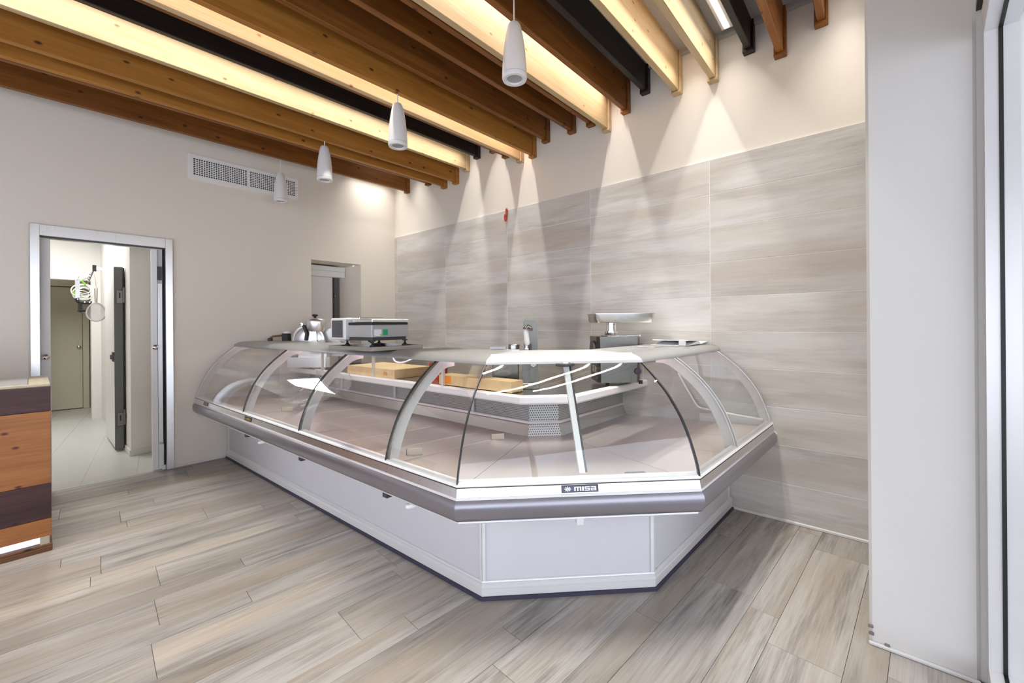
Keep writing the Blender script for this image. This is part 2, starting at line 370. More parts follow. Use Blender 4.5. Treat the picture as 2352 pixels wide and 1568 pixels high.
# door wall with a doorway and a deep window niche
wl = MB()
wl.box((XB, YW, 0), (0., YW + .18, ZC)); wl.box((1.0, YW, 0), (2.56, YW + .18, ZC)); wl.box((0, YW, 2.50), (1.0, YW + .18, ZC))
wl.box((2.56, YW, 0), (3.305, YW + .18, 1.0)); wl.box((2.56, YW, 2.505), (3.305, YW + .18, ZC)); wl.box((3.305, YW, 0), (XW + .1, YW + .18, ZC))
wl.build('wall_left', PAINT, kind='structure')
MB().bbox((1.035, YW - .012, 0), (1.56, YW, .03), .003).build('baseboard_left', PAINT_W, kind='structure')
# niche: splayed cheeks, sill, shutter box, white panel and dark slot
w1 = thing('window_1', None, None, (2.56, YW, 1.0)); w1['kind'] = 'structure'
m = MB(); m.add([(3.305, YW, 1.0), (3.178, 6.36, 1.0), (3.34, 6.36, 1.0), (3.305, YW, 2.505), (3.178, 6.36, 2.47), (3.34, 6.36, 2.505)], [(0, 1, 4, 3), (1, 2, 5, 4), (0, 3, 5, 2)])
m.add([(2.56, YW, 1.0), (2.66, 6.36, 1.0), (2.5, 6.36, 1.0), (2.56, YW, 2.505), (2.66, 6.36, 2.47), (2.5, 6.36, 2.505)], [(0, 1, 4, 3), (1, 2, 5, 4), (0, 3, 5, 2)])
m.build('reveal', PAINT, w1)
MB().add([(2.56, YW, 2.505), (3.305, YW, 2.505), (3.178, 6.36, 2.50), (2.66, 6.36, 2.50)], [(0, 1, 2, 3)]).build('niche_head', PAINT, w1)
MB().box((2.5, YW, .96), (3.4, 6.4, 1.0)).build('sill', PAINT_W, w1)
MB().box((2.45, 6.36, .96), (3.4, 6.42, 2.6)).build('niche_back', COLD_G, w1)
b = MB().bbox((2.60, 6.22, 2.315), (3.20, 6.35, 2.475), .006).build('shutter_box', WHITE, w1)
MB().bbox((2.61, 6.212, 2.40), (3.19, 6.222, 2.405), .001).build('shutter_box_joint', GREY, b)
MB().bbox((2.60, 6.30, 1.0), (3.035, 6.355, 2.315), .004).build('shutter_panel', WHITE, w1)
MB().bbox((3.035, 6.325, 1.0), (3.06, 6.355, 2.315), .004).build('shutter_guide', COLD_G, w1)
MB().bbox((3.085, 6.335, 1.0), (3.125, 6.355, 2.315), .004).build('shutter_guide', COLD_G, w1)
MB().bbox((3.075, 6.30, 2.02), (3.085, 6.34, 2.05), .003).build('latch_stud', CHROME, w1)
# ceiling boards and rear wall
ce = MB().box((XB, -.5, ZC), (XW + .15, YW + .2, ZC + .1)).build('ceiling', CEIL, kind='structure')
m = MB(); m.box((XB - .15, 4.9, -.02), (XB, YW + .2, ZC + .1)); m.box((XB - .15, -.5, 2.9), (XB, 4.9, ZC + .1)); m.box((XB - .15, -.5, -.02), (XB, 4.9, .12)); m.build('wall_back', REAR_DARK, kind='structure')  # unseen wall, its wide opening added to let light in from behind
# pier beside the shopfront
MB().bbox((2.70, -.335, 0), (XW + .02, .034, ZC + .05), .012).bbox((2.716, -.80, 0), (XW + .02, -.33, ZC + .05), .004).build('wall_front', PAINT_W, kind='structure')
MB().bbox((2.682, -.335, 0), (2.70, .036, .016), .004).build('baseboard_front', ALU_W, kind='structure')
m = MB()
for q in ((.028, .05), (.03, .085), (-.03, .018)):
    m.bbox((2.692, q[0] - .012, q[1] - .008), (2.702, q[0] + .008, q[1] + .008), .003)
m.build('trim_1', GROUT_D, kind='structure')
# shopfront: its line leaves the walls' grid by about four degrees
SA = R(-4.2); su = Vector((-math.cos(SA), -math.sin(SA), 0)); sn = Vector((math.sin(SA), -math.cos(SA), 0))   # su towards the camera side, sn outwards
S0 = Vector((2.655, -.352, 0))
def sf(a, b, z): p = S0 + su * a + sn * b; return (p.x, p.y, z)
def sbox(m, a0, a1, b0, b1, z0, z1):
    return m.add([sf(a, b, z) for z in (z0, z1) for a, b in ((a0, b0), (a1, b0), (a1, b1), (a0, b1))],
                 [(3, 2, 1, 0), (4, 5, 6, 7), (0, 1, 5, 4), (1, 2, 6, 5), (2, 3, 7, 6), (3, 0, 4, 7)])
w2 = thing('window_2', None, None, (S0.x, S0.y, 0)); w2['kind'] = 'structure'
ZT = 2.80
for nm, b0, b1 in (('inner_frame', 0, .040), ('outer_frame', .053, .098)):
    sbox(MB(), -.06, 0, b0, b1, .0, ZT + .06).build(nm, ALU_W, w2)
    sbox(MB(), 0, 6.2, b0, b1, ZT, ZT + .06).build('frame_head', ALU_W, w2)
    sbox(MB(), 0, 6.2, b0, b1, 0, .11 if nm[0] == 'o' else .105).build('frame_sill', ALU_W, w2)
sbox(sbox(sbox(MB(), -.06, 0.004, .040, .053, 0, ZT + .06), 0, 6.2, .040, .053, ZT - .004, ZT + .06), 0, 6.2, .040, .053, 0, .104).build('gasket', BLACK, w2)
sbox(MB(), 0, 6.2, .112, .122, .08, ZT + .03).build('pane', GLASS_G, w2)
for a in (2.2, 4.2, 6.15): sbox(MB(), a, a + .05, .10, .13, .1, ZT).build('mullion', ALU_W, w2)
sbox(MB(), -.02, 6.4, -.005, .16, ZT + .06, ZC + .05).build('wall_window', PAINT, kind='structure')
sbox(MB(), .0, 1.6, -.022, -.006, ZT + .10, ZT + .13).build('trim_2', BLACK, kind='structure')
sbox(MB(), -1.6, 6.4, .17, 6.0, -.14, -.02).build('ground', GLAZE_OUT, kind='structure')
sbox(MB(), -1.6, 6.4, .17, 2.6, 2.95, 3.10).build('sky_blocker', PAINT_W, kind='structure')  # unseen roof added outside to hold back sky light

# doorway: bright metal architrave, sliding leaf in its pocket, second leaf edge
d1 = thing('door_1', None, None, (0, YW, 0)); d1['kind'] = 'structure'
MB().bbox((-.012, YW - .022, 0), (.050, YW + .19, 2.556), .003).build('jamb', ALU, d1)
MB().bbox((.972, YW - .022, 0), (1.036, YW + .19, 2.556), .003).build('jamb', ALU, d1)
MB().bbox((.050, YW - .020, 2.448), (.972, YW + .19, 2.554), .003).build('head', ALU, d1)
MB().box((.052, YW + .01, 2.440), (.970, YW + .06, 2.448)).build('track', DARK, d1)
lf = MB().bbox((.862, YW + .055, .015), (.912, YW + .10, 2.435), .003).build('sliding_leaf', WHITE, d1)
kb = lambda p: (p[0], p[1], p[2])
def knob(c, r, parent, axis='y', mat=CHROME):
    f = lambda p: (c[0] + p[0], c[1] - p[2], c[2] + p[1]) if axis == 'y' else (c[0] - p[2], c[1] + p[0], c[2] + p[1])
    return MB().lathe([(r * .55, -.004), (r * .5, .010), (r, .016), (r, .030), (r * .7, .038), (0, .040)], 16, fn=f).build('knob', mat, parent, True)
knob((.887, YW + .055, 1.357), .026, lf)
MB().box((.912, YW + .075, .015), (.962, YW + .10, 2.435)).build('pocket_lining', GREY, d1)
MB().bbox((.914, YW + .060, .30), (.955, YW + .075, 2.06), .002).build('wrapped_strip', ALU_W, d1)
MB().bbox((.914, YW + .058, 2.10), (.950, YW + .075, 2.25), .002).build('lock_plate', DARK, d1)
MB().bbox((.914, YW + .05, .015), (.958, YW + .075, .28), .002).build('kick_block', WHITE, d1)
MB().bbox((.940, YW + .03, .0), (.970, YW + .06, .045), .002).build('floor_guide', WHITE, d1)
MB().box((.958, YW + .04, .05), (.972, YW + .075, 2.44)).build('shadow_gap', VOIDM, d1)
lf2 = MB().bbox((.052, YW + .055, .015), (.118, YW + .10, 2.435), .003).build('sliding_leaf', WHITE, d1)
knob((.082, YW + .055, 1.30), .026, lf2)

# ------------------------------------------------------------------ room behind the doorway
fb = MB().box((-1.6, YW + .02, -.06), (1.9, 12.2, -.004)).build('floor_2', GREY, kind='structure')
BA = R(-9); bu = Vector((math.cos(BA), math.sin(BA), 0)); bv = Vector((-math.sin(BA), math.cos(BA), 0))
for i in range(-4, 9):
    for j in range(-2, 9):
        c0 = Vector((.35, 6.3, 0)) + bu * (i * .42) + bv * (j * .84 + (.42 if i % 2 else 0))
        P = [c0 + bu * a + bv * b for a, b in ((.001, .001), (.419, .001), (.419, .839), (.001, .839))]
        poly = [(p.x, p.y) for p in P]
        for ax, val, less in ((0, 1.0, True), (0, -.5, False), (1, 11.72, True), (1, YW + .04, False)):
            poly = clip_axis(poly, ax, val, less) if len(poly) > 2 else poly
        if len(poly) < 3: continue
        n = len(poly)
        MB().add([(p[0], p[1], z) for z in (-.0038, 0) for p in poly], [(k, (k + 1) % n, n + (k + 1) % n, n + k) for k in range(n)] + [tuple(range(n, 2 * n))]).build('floor_tile', TILE_B, fb)
m = MB(); m.box((.79, 6.90, 0), (1.9, 10.25, 3.2)); m.build('wall_2', PAINT_W, kind='structure')
MB().box((.98, YW + .18, 0), (1.9, 6.90, 3.2)).build('wall_3', PAINT, kind='structure')
MB().box((-1.7, YW + .18, 0), (-1.5, 12.2, 3.2)).build('wall_4', PAINT_W, kind='structure')
m = MB(); m.box((-1.5, 10.21, 2.385), (.79, 10.40, 3.2)); m.box((.672, 10.21, 0), (.79, 10.40, 2.385)); m.build('wall_5', PAINT_W, kind='structure')
MB().box((-1.7, YW + .18, 3.2), (1.9, 12.2, 3.3)).build('ceiling_2', PAINT_W, kind='structure')
m = MB(); m.box((-1.5, 11.80, 0), (1.3, 11.95, 3.2)); m.box((.76, 10.40, 0), (.9, 11.80, 3.2)); m.build('wall_6', OLIVE_W, kind='structure')
MB().bbox((.775, 6.91, 0), (.79, 8.2, .07), .003).build('baseboard_2', PAINT_W, kind='structure')
MB().bbox((.775, 6.885, 0), (1.0, 6.90, .07), .003).build('baseboard_3', GREY, kind='structure')
d2 = thing('door_2', None, None, (.36, 11.76, 0)); d2['kind'] = 'structure'
MB().bbox((.06, 11.74, .012), (.648, 11.79, 2.36), .004).build('leaf', OLIVE, d2)
MB().bbox((.652, 11.72, 0), (.74, 11.80, 2.52), .004).build('frame_post', OLIVE, d2)
MB().bbox((-.02, 11.72, 2.37), (.652, 11.80, 2.52), .004).build('frame_head', OLIVE, d2)
knob((.60, 11.74, 1.20), .03, d2)
d3 = thing('door_3', None, None, (.10, 10.9, 0)); d3['kind'] = 'structure'      # side door of the lobby seen edge-on
MB().bbox((.055, 10.45, .01), (.10, 11.72, 2.20), .004).build('leaf', OLIVE_W, d3)
MB().bbox((.02, 10.42, 2.21), (.13, 11.74, 2.36), .004).build('frame_head', OLIVE, d3)
tag(d3, kind='structure')
cl = thing('fill_lamp', 'added unseen ceiling light panel in the room behind the doorway', 'lamp', (.1, 8.4, 3.2))  # unseen lamp added to brighten the back room
MB().bbox((-.5, 7.6, 3.165), (.55, 9.4, 3.20), .004).build('housing', WHITE, cl)
MB().box((-.46, 7.64, 3.160), (.51, 9.36, 3.166)).build('diffuser', BACKL, cl)
cl2 = thing('fill_lamp', 'added unseen round light in front of the olive far door', 'lamp', (.3, 11.1, 3.2))  # another added lamp out of view, lifts the lobby and far door
MB().lathe([(.12, -.03), (.12, 0)], 20, (.3, 11.1, 3.2)).build('housing', WHITE, cl2)
MB().lathe([(.1, -.034), (.1, -.029)], 20, (.3, 11.1, 3.2)).build('diffuser', emit('lobby_fill', (1, .9, .7), 14.), cl2)
# insulated cold-store door, standing open along the wall
cs = thing('cold_store_door', 'white cold store door with grey edge standing open beyond the doorway', 'door', (.72, 7.8, 0))
MB().bbox((.690, 7.30, .03), (.765, 8.37, 2.345), .006).build('leaf', COLD_W, cs)
MB().bbox((.684, 7.285, .025), (.768, 7.302, 2.35), .004).build('edge_band', COLD_G, cs, label='dark grey edge band')
MB().box((.770, 7.29, .03), (.782, 7.32, 2.34)).build('gasket', BLACK, cs)
for z in (1.98, .42):
    h = MB().bbox((.705, 7.268, z - .10), (.765, 7.286, z + .07), .004).build('hinge', STEEL_K, cs)
    MB().bbox((.762, 7.262, z - .09), (.786, 7.290, z + .11), .004).build('hinge_arm', STEEL_K, h)
    MB().box((.728, 7.262, z - .03), (.742, 7.269, z + .04)).build('slot', BLACK, h)
lt = MB().bbox((.652, 7.35, 1.17), (.69, 7.42, 1.23), .004).build('latch', COLD_G, cs)
MB().bbox((.672, 7.33, 1.14), (.692, 7.44, 1.26), .004).build('latch_plate', DARK, lt)
# tools hang from a hook rail beyond that door
rk = thing('utensil_rack', 'white bracket and hook rail for kitchen tools behind the doorway', 'rack', (.6, 8.55, 2.35))
MB().bbox((.575, 8.42, 2.40), (.79, 8.46, 2.44), .003).build('bracket', WHITE, rk)
MB().prism([(.66, 2.41), (.79, 2.41), (.79, 2.20)], lambda p, q, t: (p, t, q), 8.425, 8.445).build('gusset', WHITE, rk)
MB().tube([(.585, 8.38, 2.42), (.585, 9.25, 2.30)], .018, 8).build('rail', WHITE, rk)
MB().bbox((.566, 8.36, 2.375), (.606, 8.385, 2.465), .003).build('end_cap', BLACK, rk)
for k in range(5):
    y = 8.5 + k * .15; z = 2.40 - k * .021
    MB().tube([(.585, y, z), (.57, y, z - .06), (.555, y, z - .075), (.545, y, z - .055)], .006, 6).build('hook', DARK, rk)
cs2 = thing('wire_whisk', 'bunch of pale wire loops with green tips hanging on the hook rail', 'utensil', (.50, 8.75, 2.10))
m = MB()
for k in range(9):
    a = k * .37; c0 = Vector((.50 + .02 * math.sin(k * 2.1), 8.75 + .012 * k, 2.14 - .010 * k)); rr = .075 + .018 * (k % 4)
    m.tube([c0 + Vector((math.cos(t) * rr, math.sin(t + a) * .03, math.sin(t) * rr * .85)) for t in [2 * math.pi * i / 18 for i in range(19)]], .006, 6)
m.build('wire_loops', HDPE, cs2)
MB().tube([(.47, 8.7, 2.26), (.52, 8.72, 2.20)], .014, 8).build('green_tip', LIME, cs2); MB().tube([(.39, 8.75, 2.10), (.42, 8.76, 2.05)], .013, 8).build('green_tip', LIME, cs2)
MB().tube([(.585, 8.65, 2.34), (.47, 8.72, 2.26)], .006, 6).build('hanger', CHROME, cs2)
hs = thing('hand_saw', 'butcher hand saw with black handle hanging left of the round skimmer', 'saw', (.45, 8.62, 1.90))
blade = MB().prism([(.405, 2.27), (.455, 2.27), (.45, 1.99), (.41, 1.99)], lambda p, q, t: (p, t, q), 8.62, 8.624).build('blade', STEEL, hs)
m = MB(); m.tube(spline([(.42, 8.622, 2.0), (.44, 8.622, 1.95), (.50, 8.622, 1.94), (.575, 8.622, 1.94)]), .024, 8)
m.tube(spline([(.46, 8.622, 1.94), (.455, 8.622, 1.87), (.465, 8.622, 1.83), (.56, 8.622, 1.83)]), .022, 8); m.tube([(.46, 8.622, 1.85), (.445, 8.622, 1.80)], .022, 8)
m.build('handle', BLACK, hs, True)
for x, z in ((.43, 1.985), (.50, 1.945), (.55, 1.945)): MB().lathe([(.008, 0), (.008, .004)], 8, fn=lambda p, x=x, z=z: (x + p[0], 8.597 - p[2], z + p[1])).build('rivet', CHROME, hs)
MB().tube([(.43, 8.622, 2.25), (.45, 8.622, 2.32), (.55, 8.62, 2.37), (.585, 8.62, 2.372)], .005, 6).build('hanging_loop', CHROME, hs)
sk = thing('skimmer', 'round steel skimmer hanging right of the black handled saw', 'utensil', (.63, 8.45, 1.80))
m = MB(); m.tube([(.595, 8.45, 2.14), (.60, 8.45, 1.93)], .008, 8); m.tube([(.62, 8.45, 2.14), (.615, 8.45, 1.93)], .008, 8); m.tube([(.595, 8.45, 2.14), (.608, 8.45, 2.16), (.62, 8.45, 2.14)], .008, 8); m.build('handle', STEEL, sk)
MB().tube([(.608, 8.45, 2.15), (.60, 8.45, 2.28), (.585, 8.45, 2.395)], .005, 6).build('hanging_loop', CHROME, sk)
ring = [(.607 + .115 * math.sin(t) * (1 - .25 * (math.cos(t) + 1) / 2), 8.45, 1.80 + .13 * math.cos(t)) for t in [2 * math.pi * i / 28 for i in range(29)]]
MB().tube(ring, .009, 8).build('rim', STEEL, sk, True)
MB().add([(.607, 8.475, 1.79)] + ring[:-1], [(0, i + 1, (i + 1) % 28 + 1) for i in range(28)]).build('mesh_bowl', glass('wire_mesh', (.75, .75, .74), 1.2, .3, .4, (.6, .6, .58)), sk, True)

# ------------------------------------------------------------------ ceiling beams with wall shoes
ordn = ['first', 'second', 'third', 'fourth', 'fifth', 'sixth', 'seventh', 'eighth', 'ninth', 'tenth', 'eleventh', 'twelfth', 'thirteenth', 'fourteenth', 'fifteenth',
        'sixteenth', 'seventeenth', 'eighteenth', 'nineteenth', 'twentieth', 'twenty-first']
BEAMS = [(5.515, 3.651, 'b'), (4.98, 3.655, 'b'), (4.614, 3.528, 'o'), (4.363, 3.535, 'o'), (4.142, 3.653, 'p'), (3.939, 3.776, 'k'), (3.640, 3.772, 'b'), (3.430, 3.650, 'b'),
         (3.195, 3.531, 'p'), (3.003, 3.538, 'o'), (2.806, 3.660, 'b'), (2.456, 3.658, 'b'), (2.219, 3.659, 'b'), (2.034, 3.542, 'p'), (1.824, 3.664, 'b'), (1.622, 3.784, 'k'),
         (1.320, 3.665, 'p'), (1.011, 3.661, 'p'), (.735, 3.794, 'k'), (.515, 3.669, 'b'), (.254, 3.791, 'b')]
BM = {'b': (BEAM_BROWN, 'brown stained'), 'o': (BEAM_ORANGE, 'honey coloured'), 'p': (BEAM_PALE, 'lit-toned pale'), 'k': (BEAM_BLACK, 'shade-toned black')}
HW = {3.53: 'low', 3.65: 'mid height', 3.78: 'high'}
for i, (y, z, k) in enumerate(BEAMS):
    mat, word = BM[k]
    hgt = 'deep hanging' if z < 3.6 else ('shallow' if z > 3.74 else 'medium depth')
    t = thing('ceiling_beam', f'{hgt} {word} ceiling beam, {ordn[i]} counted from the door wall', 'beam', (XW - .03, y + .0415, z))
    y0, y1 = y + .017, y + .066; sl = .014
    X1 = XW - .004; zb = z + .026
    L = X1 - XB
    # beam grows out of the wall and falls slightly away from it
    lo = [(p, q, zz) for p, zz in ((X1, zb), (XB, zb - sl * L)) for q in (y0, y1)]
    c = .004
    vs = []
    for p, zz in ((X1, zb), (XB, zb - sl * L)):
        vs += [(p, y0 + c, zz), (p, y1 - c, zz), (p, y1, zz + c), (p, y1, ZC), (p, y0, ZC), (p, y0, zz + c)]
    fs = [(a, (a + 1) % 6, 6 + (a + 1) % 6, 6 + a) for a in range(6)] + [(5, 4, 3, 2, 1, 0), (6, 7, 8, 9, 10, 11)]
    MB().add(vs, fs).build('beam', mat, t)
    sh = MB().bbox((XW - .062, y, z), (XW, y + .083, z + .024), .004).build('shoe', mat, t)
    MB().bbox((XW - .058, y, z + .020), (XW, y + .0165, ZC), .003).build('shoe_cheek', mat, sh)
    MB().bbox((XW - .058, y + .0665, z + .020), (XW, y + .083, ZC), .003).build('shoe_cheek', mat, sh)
# cover strips of the ceiling boards between the beams, along the tiled wall
for i in range(len(BEAMS)):
    a = BEAMS[i][0]; bq = BEAMS[i - 1][0] if i else YW - .08
    if bq - a < .13: continue
    MB().box((XW - .05, a + .084, ZC - .035), (XW, bq - .001, ZC)).build('cover_strip', CEIL, ce)
# light strips in the gaps that are lit
def led(y, label, x0=-3.4):
    t = thing('light_strip', label, 'lamp', (XW - .1, y, ZC - .04), group='ceiling light strips')
    MB().bbox((x0, y - .045, ZC - .045), (XW - .13, y + .045, ZC - .008), .004).build('housing', ALU_W, t)
    MB().box((x0 + .02, y - .018, ZC - .049), (XW - .15, y + .018, ZC - .044)).build('diffuser', LED, t)
    ld = bpy.data.lights.new('strip_light', 'AREA'); ld.shape = 'RECTANGLE'; ld.size = XW - .15 - x0; ld.size_y = .018; ld.energy = LED_WATTS * ld.size; ld.color = (1, .965, .91); ld.spread = R(84)
    lo = bpy.data.objects.new('strip_light', ld); COL.objects.link(lo); lo.parent = t; lo.location = Vector(((x0 + XW - .15) / 2, y, ZC - .051)) - Vector((XW - .1, y, ZC - .04))
for y, lab in ((5.76, 'light strip between the door wall and the first beam'), (5.27, 'light strip between the first and second beams from the door wall'),
               (4.035, 'light strip beside the pale fifth beam from the door wall'), (3.57, 'light strip between the seventh and eighth beams from the door wall'),
               (3.14, 'light strip beside the pale ninth beam from the door wall'), (1.97, 'light strip beside the pale fourteenth beam from the door wall'),
               (1.20, 'light strip between the sixteenth and seventeenth beams, both pale'), (.91, 'bright light strip between a pale and a black beam near the pier'),
               (.14, 'light strip beyond the last beam next to the pier')):
    led(y, lab, {5.76: 3.15, 5.27: 3.15, 3.57: 3.15, .14: 3.2, .91: 1.8, 1.20: 1.3, 1.97: -.9}.get(y, -2.6))

# ------------------------------------------------------------------ pendants
def pendant(loc, label, top):
    t = thing('pendant_lamp', label, 'lamp', loc, 0., 'white pendant lamps over the counter')
    K = .88
    sh = MB().lathe([(r_, .03 + (z_ - .03) * K) for r_, z_ in ((.018, .412), (.033, .408), (.042, .392), (.054, .33), (.064, .26), (.072, .18), (.077, .10), (.079, .045), (.0795, .030))], 32).build('shade', PENDM, t, True)
    MB().lathe([(.0795, .028), (.080, .012), (.076, .001), (.070, 0), (.054, .002), (.052, .010), (.040, .050), (.0, .055)], 32).build('rim', PENDM, t, True)
    MB().lathe([(.050, .012), (.036, .018), (.0, .020)], 24).build('lens', glass('pendant_lens', (.85, .85, .85), 1.5, .1, .5, (.6, .6, .6)), t, True)
    MB().tube([(0, 0, .36), (0, 0, top - loc[2])], .0045, 8).build('cord', WHITE, t)
    return t
pendant((2.05, 1.747, 3.150), 'nearest and largest white pendant lamp, over the front corner', ZC)
pendant((2.05, 3.055, 3.092), 'second white pendant lamp from the camera, above the yellow boards', ZC)
pendant((2.05, 4.406, 3.116), 'third white pendant lamp, just right of the smallest one', ZC)
pendant((2.05, 5.600, 3.128), 'farthest and smallest white pendant lamp, in front of the wall vent', ZC)

# ------------------------------------------------------------------ wall vent
v = thing('wall_vent', 'long white air vent with two dark grilles on the door wall', 'vent', (1.79, YW, 3.29))
VX0, VX1, VZ0, VZ1 = 1.19, 2.39, 3.29, 3.57
m = MB()
m.box((VX0, YW - .012, VZ0), (VX1, YW, VZ0 + .045)); m.box((VX0, YW - .012, VZ1 - .045), (VX1, YW, VZ1))
for a, b_ in ((VX0, VX0 + .042), (1.775, 1.81), (VX1 - .042, VX1)): m.box((a, YW - .012, VZ0 + .045), (b_, YW, VZ1 - .045))
m.build('frame', WHITE, v)
MB().box((VX0 + .04, YW - .003, VZ0 + .04), (VX1 - .04, YW - .001, VZ1 - .04)).build('backing', VOIDM, v)
for a, b_ in ((VX0 + .042, 1.775), (1.81, VX1 - .042)):
    m = MB(); n = 23; st = (b_ - a) / n
    for k in range(1, n): m.box((a + k * st - .004, YW - .010, VZ0 + .045), (a + k * st + .004, YW - .004, VZ1 - .045))
    for k in range(1, 9): zz = VZ0 + .045 + k * (VZ1 - VZ0 - .09) / 9; m.box((a, YW - .009, zz - .004), (b_, YW - .005, zz + .004))
    m.build('grille', WHITE, v, kind='stuff')

# ------------------------------------------------------------------ meat display counter
A = Vector((1.68464, 1.71170)); B = Vector((2.41256, .99390))
uL = Vector((-.03723, .99931)); uS = Vector((.99897, -.04531)); uD = (B - A).normalized()
nL = Vector((-uL.y, uL.x)); nS = Vector((uS.y, -uS.x)); nD = Vector((uD.y, -uD.x))
def isect(p, u, q, v_):
    det = u.x * -v_.y + v_.x * u.y; w = q - p
    s = (w.x * -v_.y + v_.x * w.y) / det; return p + u * s
V1 = lambda d: isect(A + nL * d, uL, A + nD * d, uD)
V2 = lambda d: isect(B + nS * d, uS, B + nD * d, uD)
Lp = lambda s, d: A + uL * s + nL * d
Sp = lambda s, d: B + uS * s + nS * d
Dp = lambda s, d: A + uD * s + nD * d
LE, SE = 4.19, 1.478
ALLP = [lambda d: Lp(LE, d), V1, V2, lambda d: Sp(SE, d)]
def sweep(stops, prof, closed=True):
    """(mb, uv): profile [(d,z)] swept along the stops; uv = metres along / metres across"""
    m = MB(); n = len(prof); vs = []; uvs = []; run = 0.; last = None
    acc = [0.]
    for i in range(1, n): acc.append(acc[-1] + math.dist(prof[i], prof[i - 1]))
    for st in stops:
        c = st(prof[0][0])
        if last is not None: run += (c - last).length
        last = c
        for i, (d, z) in enumerate(prof): p = st(d); vs.append((p.x, p.y, z)); uvs.append((run, acc[i]))
    k = n if closed else n - 1
    fs = [(j * n + i, j * n + (i + 1) % n, (j + 1) * n + (i + 1) % n, (j + 1) * n + i) for j in range(len(stops) - 1) for i in range(k)]
    if closed: fs += [tuple(range(n - 1, -1, -1)), tuple(range((len(stops) - 1) * n, len(stops) * n))]
    m.add(vs, fs); return m, uvs
def run(stops, prof, name, mat, parent, smooth=False, closed=True, label=None):
    m, uvs = sweep(stops, prof, closed); return m.build(name, mat, parent, smooth, label=label, uvs=uvs)
case = thing('display_counter', 'long refrigerated meat display counter with curved glass and angled front corner', 'counter', (2.2, 2.2, 0))
case['_abs'] = [2.2, 2.2, 0]
SEGS = [('L', [lambda d: Lp(LE, d), V1]), ('D', [V1, V2]), ('S', [V2, lambda d: Sp(SE, d)])]
# plinth, skirting with beads, lower panels with frames
run(ALLP, [(.012, 0), (.012, .018), (-.03, .018), (-.03, 0)], 'plinth', plain('plinth_dark_violet', (.045, .04, .07), .5), case)
for nm, st in SEGS:
    run(st, [(-.002, .018), (.002, .022), (.002, .062), (.006, .066), (.006, .072), (.001, .076), (.001, .088), (-.006, .092), (-.03, .092), (-.03, .018)], 'skirting', ALU_W, case)
    run(st, [(-.014, .092), (-.014, .56), (-.04, .56), (-.04, .092)], 'lower_panel', PANEL, case)
    run(st, [(-.006, .093), (-.002, .097), (-.004, .104), (-.012, .106), (-.012, .093)], 'panel_bead', ALU_W, case)
def postbox(P, s0, s1, d0, d1, z0, z1, name, mat):
    m = MB(); m.add([(*P(s, d), z) for z in (z0, z1) for s, d in ((s0, d0), (s1, d0), (s1, d1), (s0, d1))], [(3, 2, 1, 0), (4, 5, 6, 7), (0, 1, 5, 4), (1, 2, 6, 5), (2, 3, 7, 6), (3, 0, 4, 7)])
    return m.build(name, mat, case)
LD = (B - A).length
for P, s0, s1 in ((Dp, .004, .022), (Dp, LD - .022, LD - .004), (Lp, LE - .05, LE - .03), (Lp, .006, .020), (Sp, .004, .018), (Sp, SE - .075, SE - .055)):
    postbox(P, s0, s1, -.013, -.005, .105, .555, 'panel_stile', ALU_W)
# tank belly, lip, rounded bumper, strip, sloped fascia, glass rail
run(ALLP, [(-.02, .52), (.20, .555), (.275, .590), (.275, .74), (-.02, .66)], 'tank', PANEL, case)
for nm, st in SEGS:
    run(st, [(.225, .566), (.284, .574), (.290, .580), (.288, .592), (.225, .584)], 'lip', ALU_W, case)
    bp = [(.286, .592), (.306, .596), (.320, .612), (.329, .640), (.331, .668), (.326, .690), (.314, .702), (.286, .703)]
    run(st, bp, 'bumper', BUMPER, case, True)
    run(st, [(.286, .7035), (.313, .7035), (.312, .716), (.286, .718)], 'bright_strip', ALU_W, case)
    run(st, [(.286, .718), (.309, .7165), (.300, .762), (.286, .764)], 'fascia', ALU, case)
    run(st, [(.286, .765), (.303, .764), (.308, .770), (.304, .778), (.290, .790), (.262, .792), (.250, .775), (.255, .74), (.286, .74)], 'glass_rail', ALU_W, case, True)
    run(st, [(.3005, .7615), (.306, .7615), (.306, .7645), (.3005, .7645)], 'rail_gasket', BLACK, case)
# curved front panes
GP = [(.300, .778), (.294, .815), (.283, .855), (.262, .915), (.231, .990), (.192, 1.062), (.146, 1.126), (.092, 1.190), (.030, 1.247), (-.030, 1.296), (-.092, 1.342)]
GP2 = spline([(a, 0, z) for a, z in GP], 2); GPs = [(p.x, p.z) for p in GP2]
def offset(prof, t):
    out = []
    for i, p in enumerate(prof):
        a = prof[max(i - 1, 0)]; b_ = prof[min(i + 1, len(prof) - 1)]; dx, dz = b_[0] - a[0], b_[1] - a[1]; l = math.hypot(dx, dz)
        out.append((p[0] - dz / l * t, p[1] + dx / l * t))
    return out
GIN = offset(GPs, .006)
pane_prof = GPs + GIN[::-1]
LJ = [0.49, 1.615, 2.745]; SJ = [.555]
gaps = .004
def pane(stops): return run(stops, pane_prof, 'glass_pane', GLASS, case, True)
pl = [V1] + [None]
pane([lambda d: Lp(LJ[0] - gaps, d), V1])
pane([lambda d: Lp(LJ[1] - gaps, d), lambda d: Lp(LJ[0] + gaps, d)])
pane([lambda d: Lp(LJ[2] - gaps, d), lambda d: Lp(LJ[1] + gaps, d)])
pane([lambda d: Lp(LE - .03, d), lambda d: Lp(LJ[2] + gaps, d)])
pane([V1, V2]); pane([V2, lambda d: Sp(SJ[0] - gaps, d)]); pane([lambda d: Sp(SJ[0] + gaps, d), lambda d: Sp(SE - .02, d)])
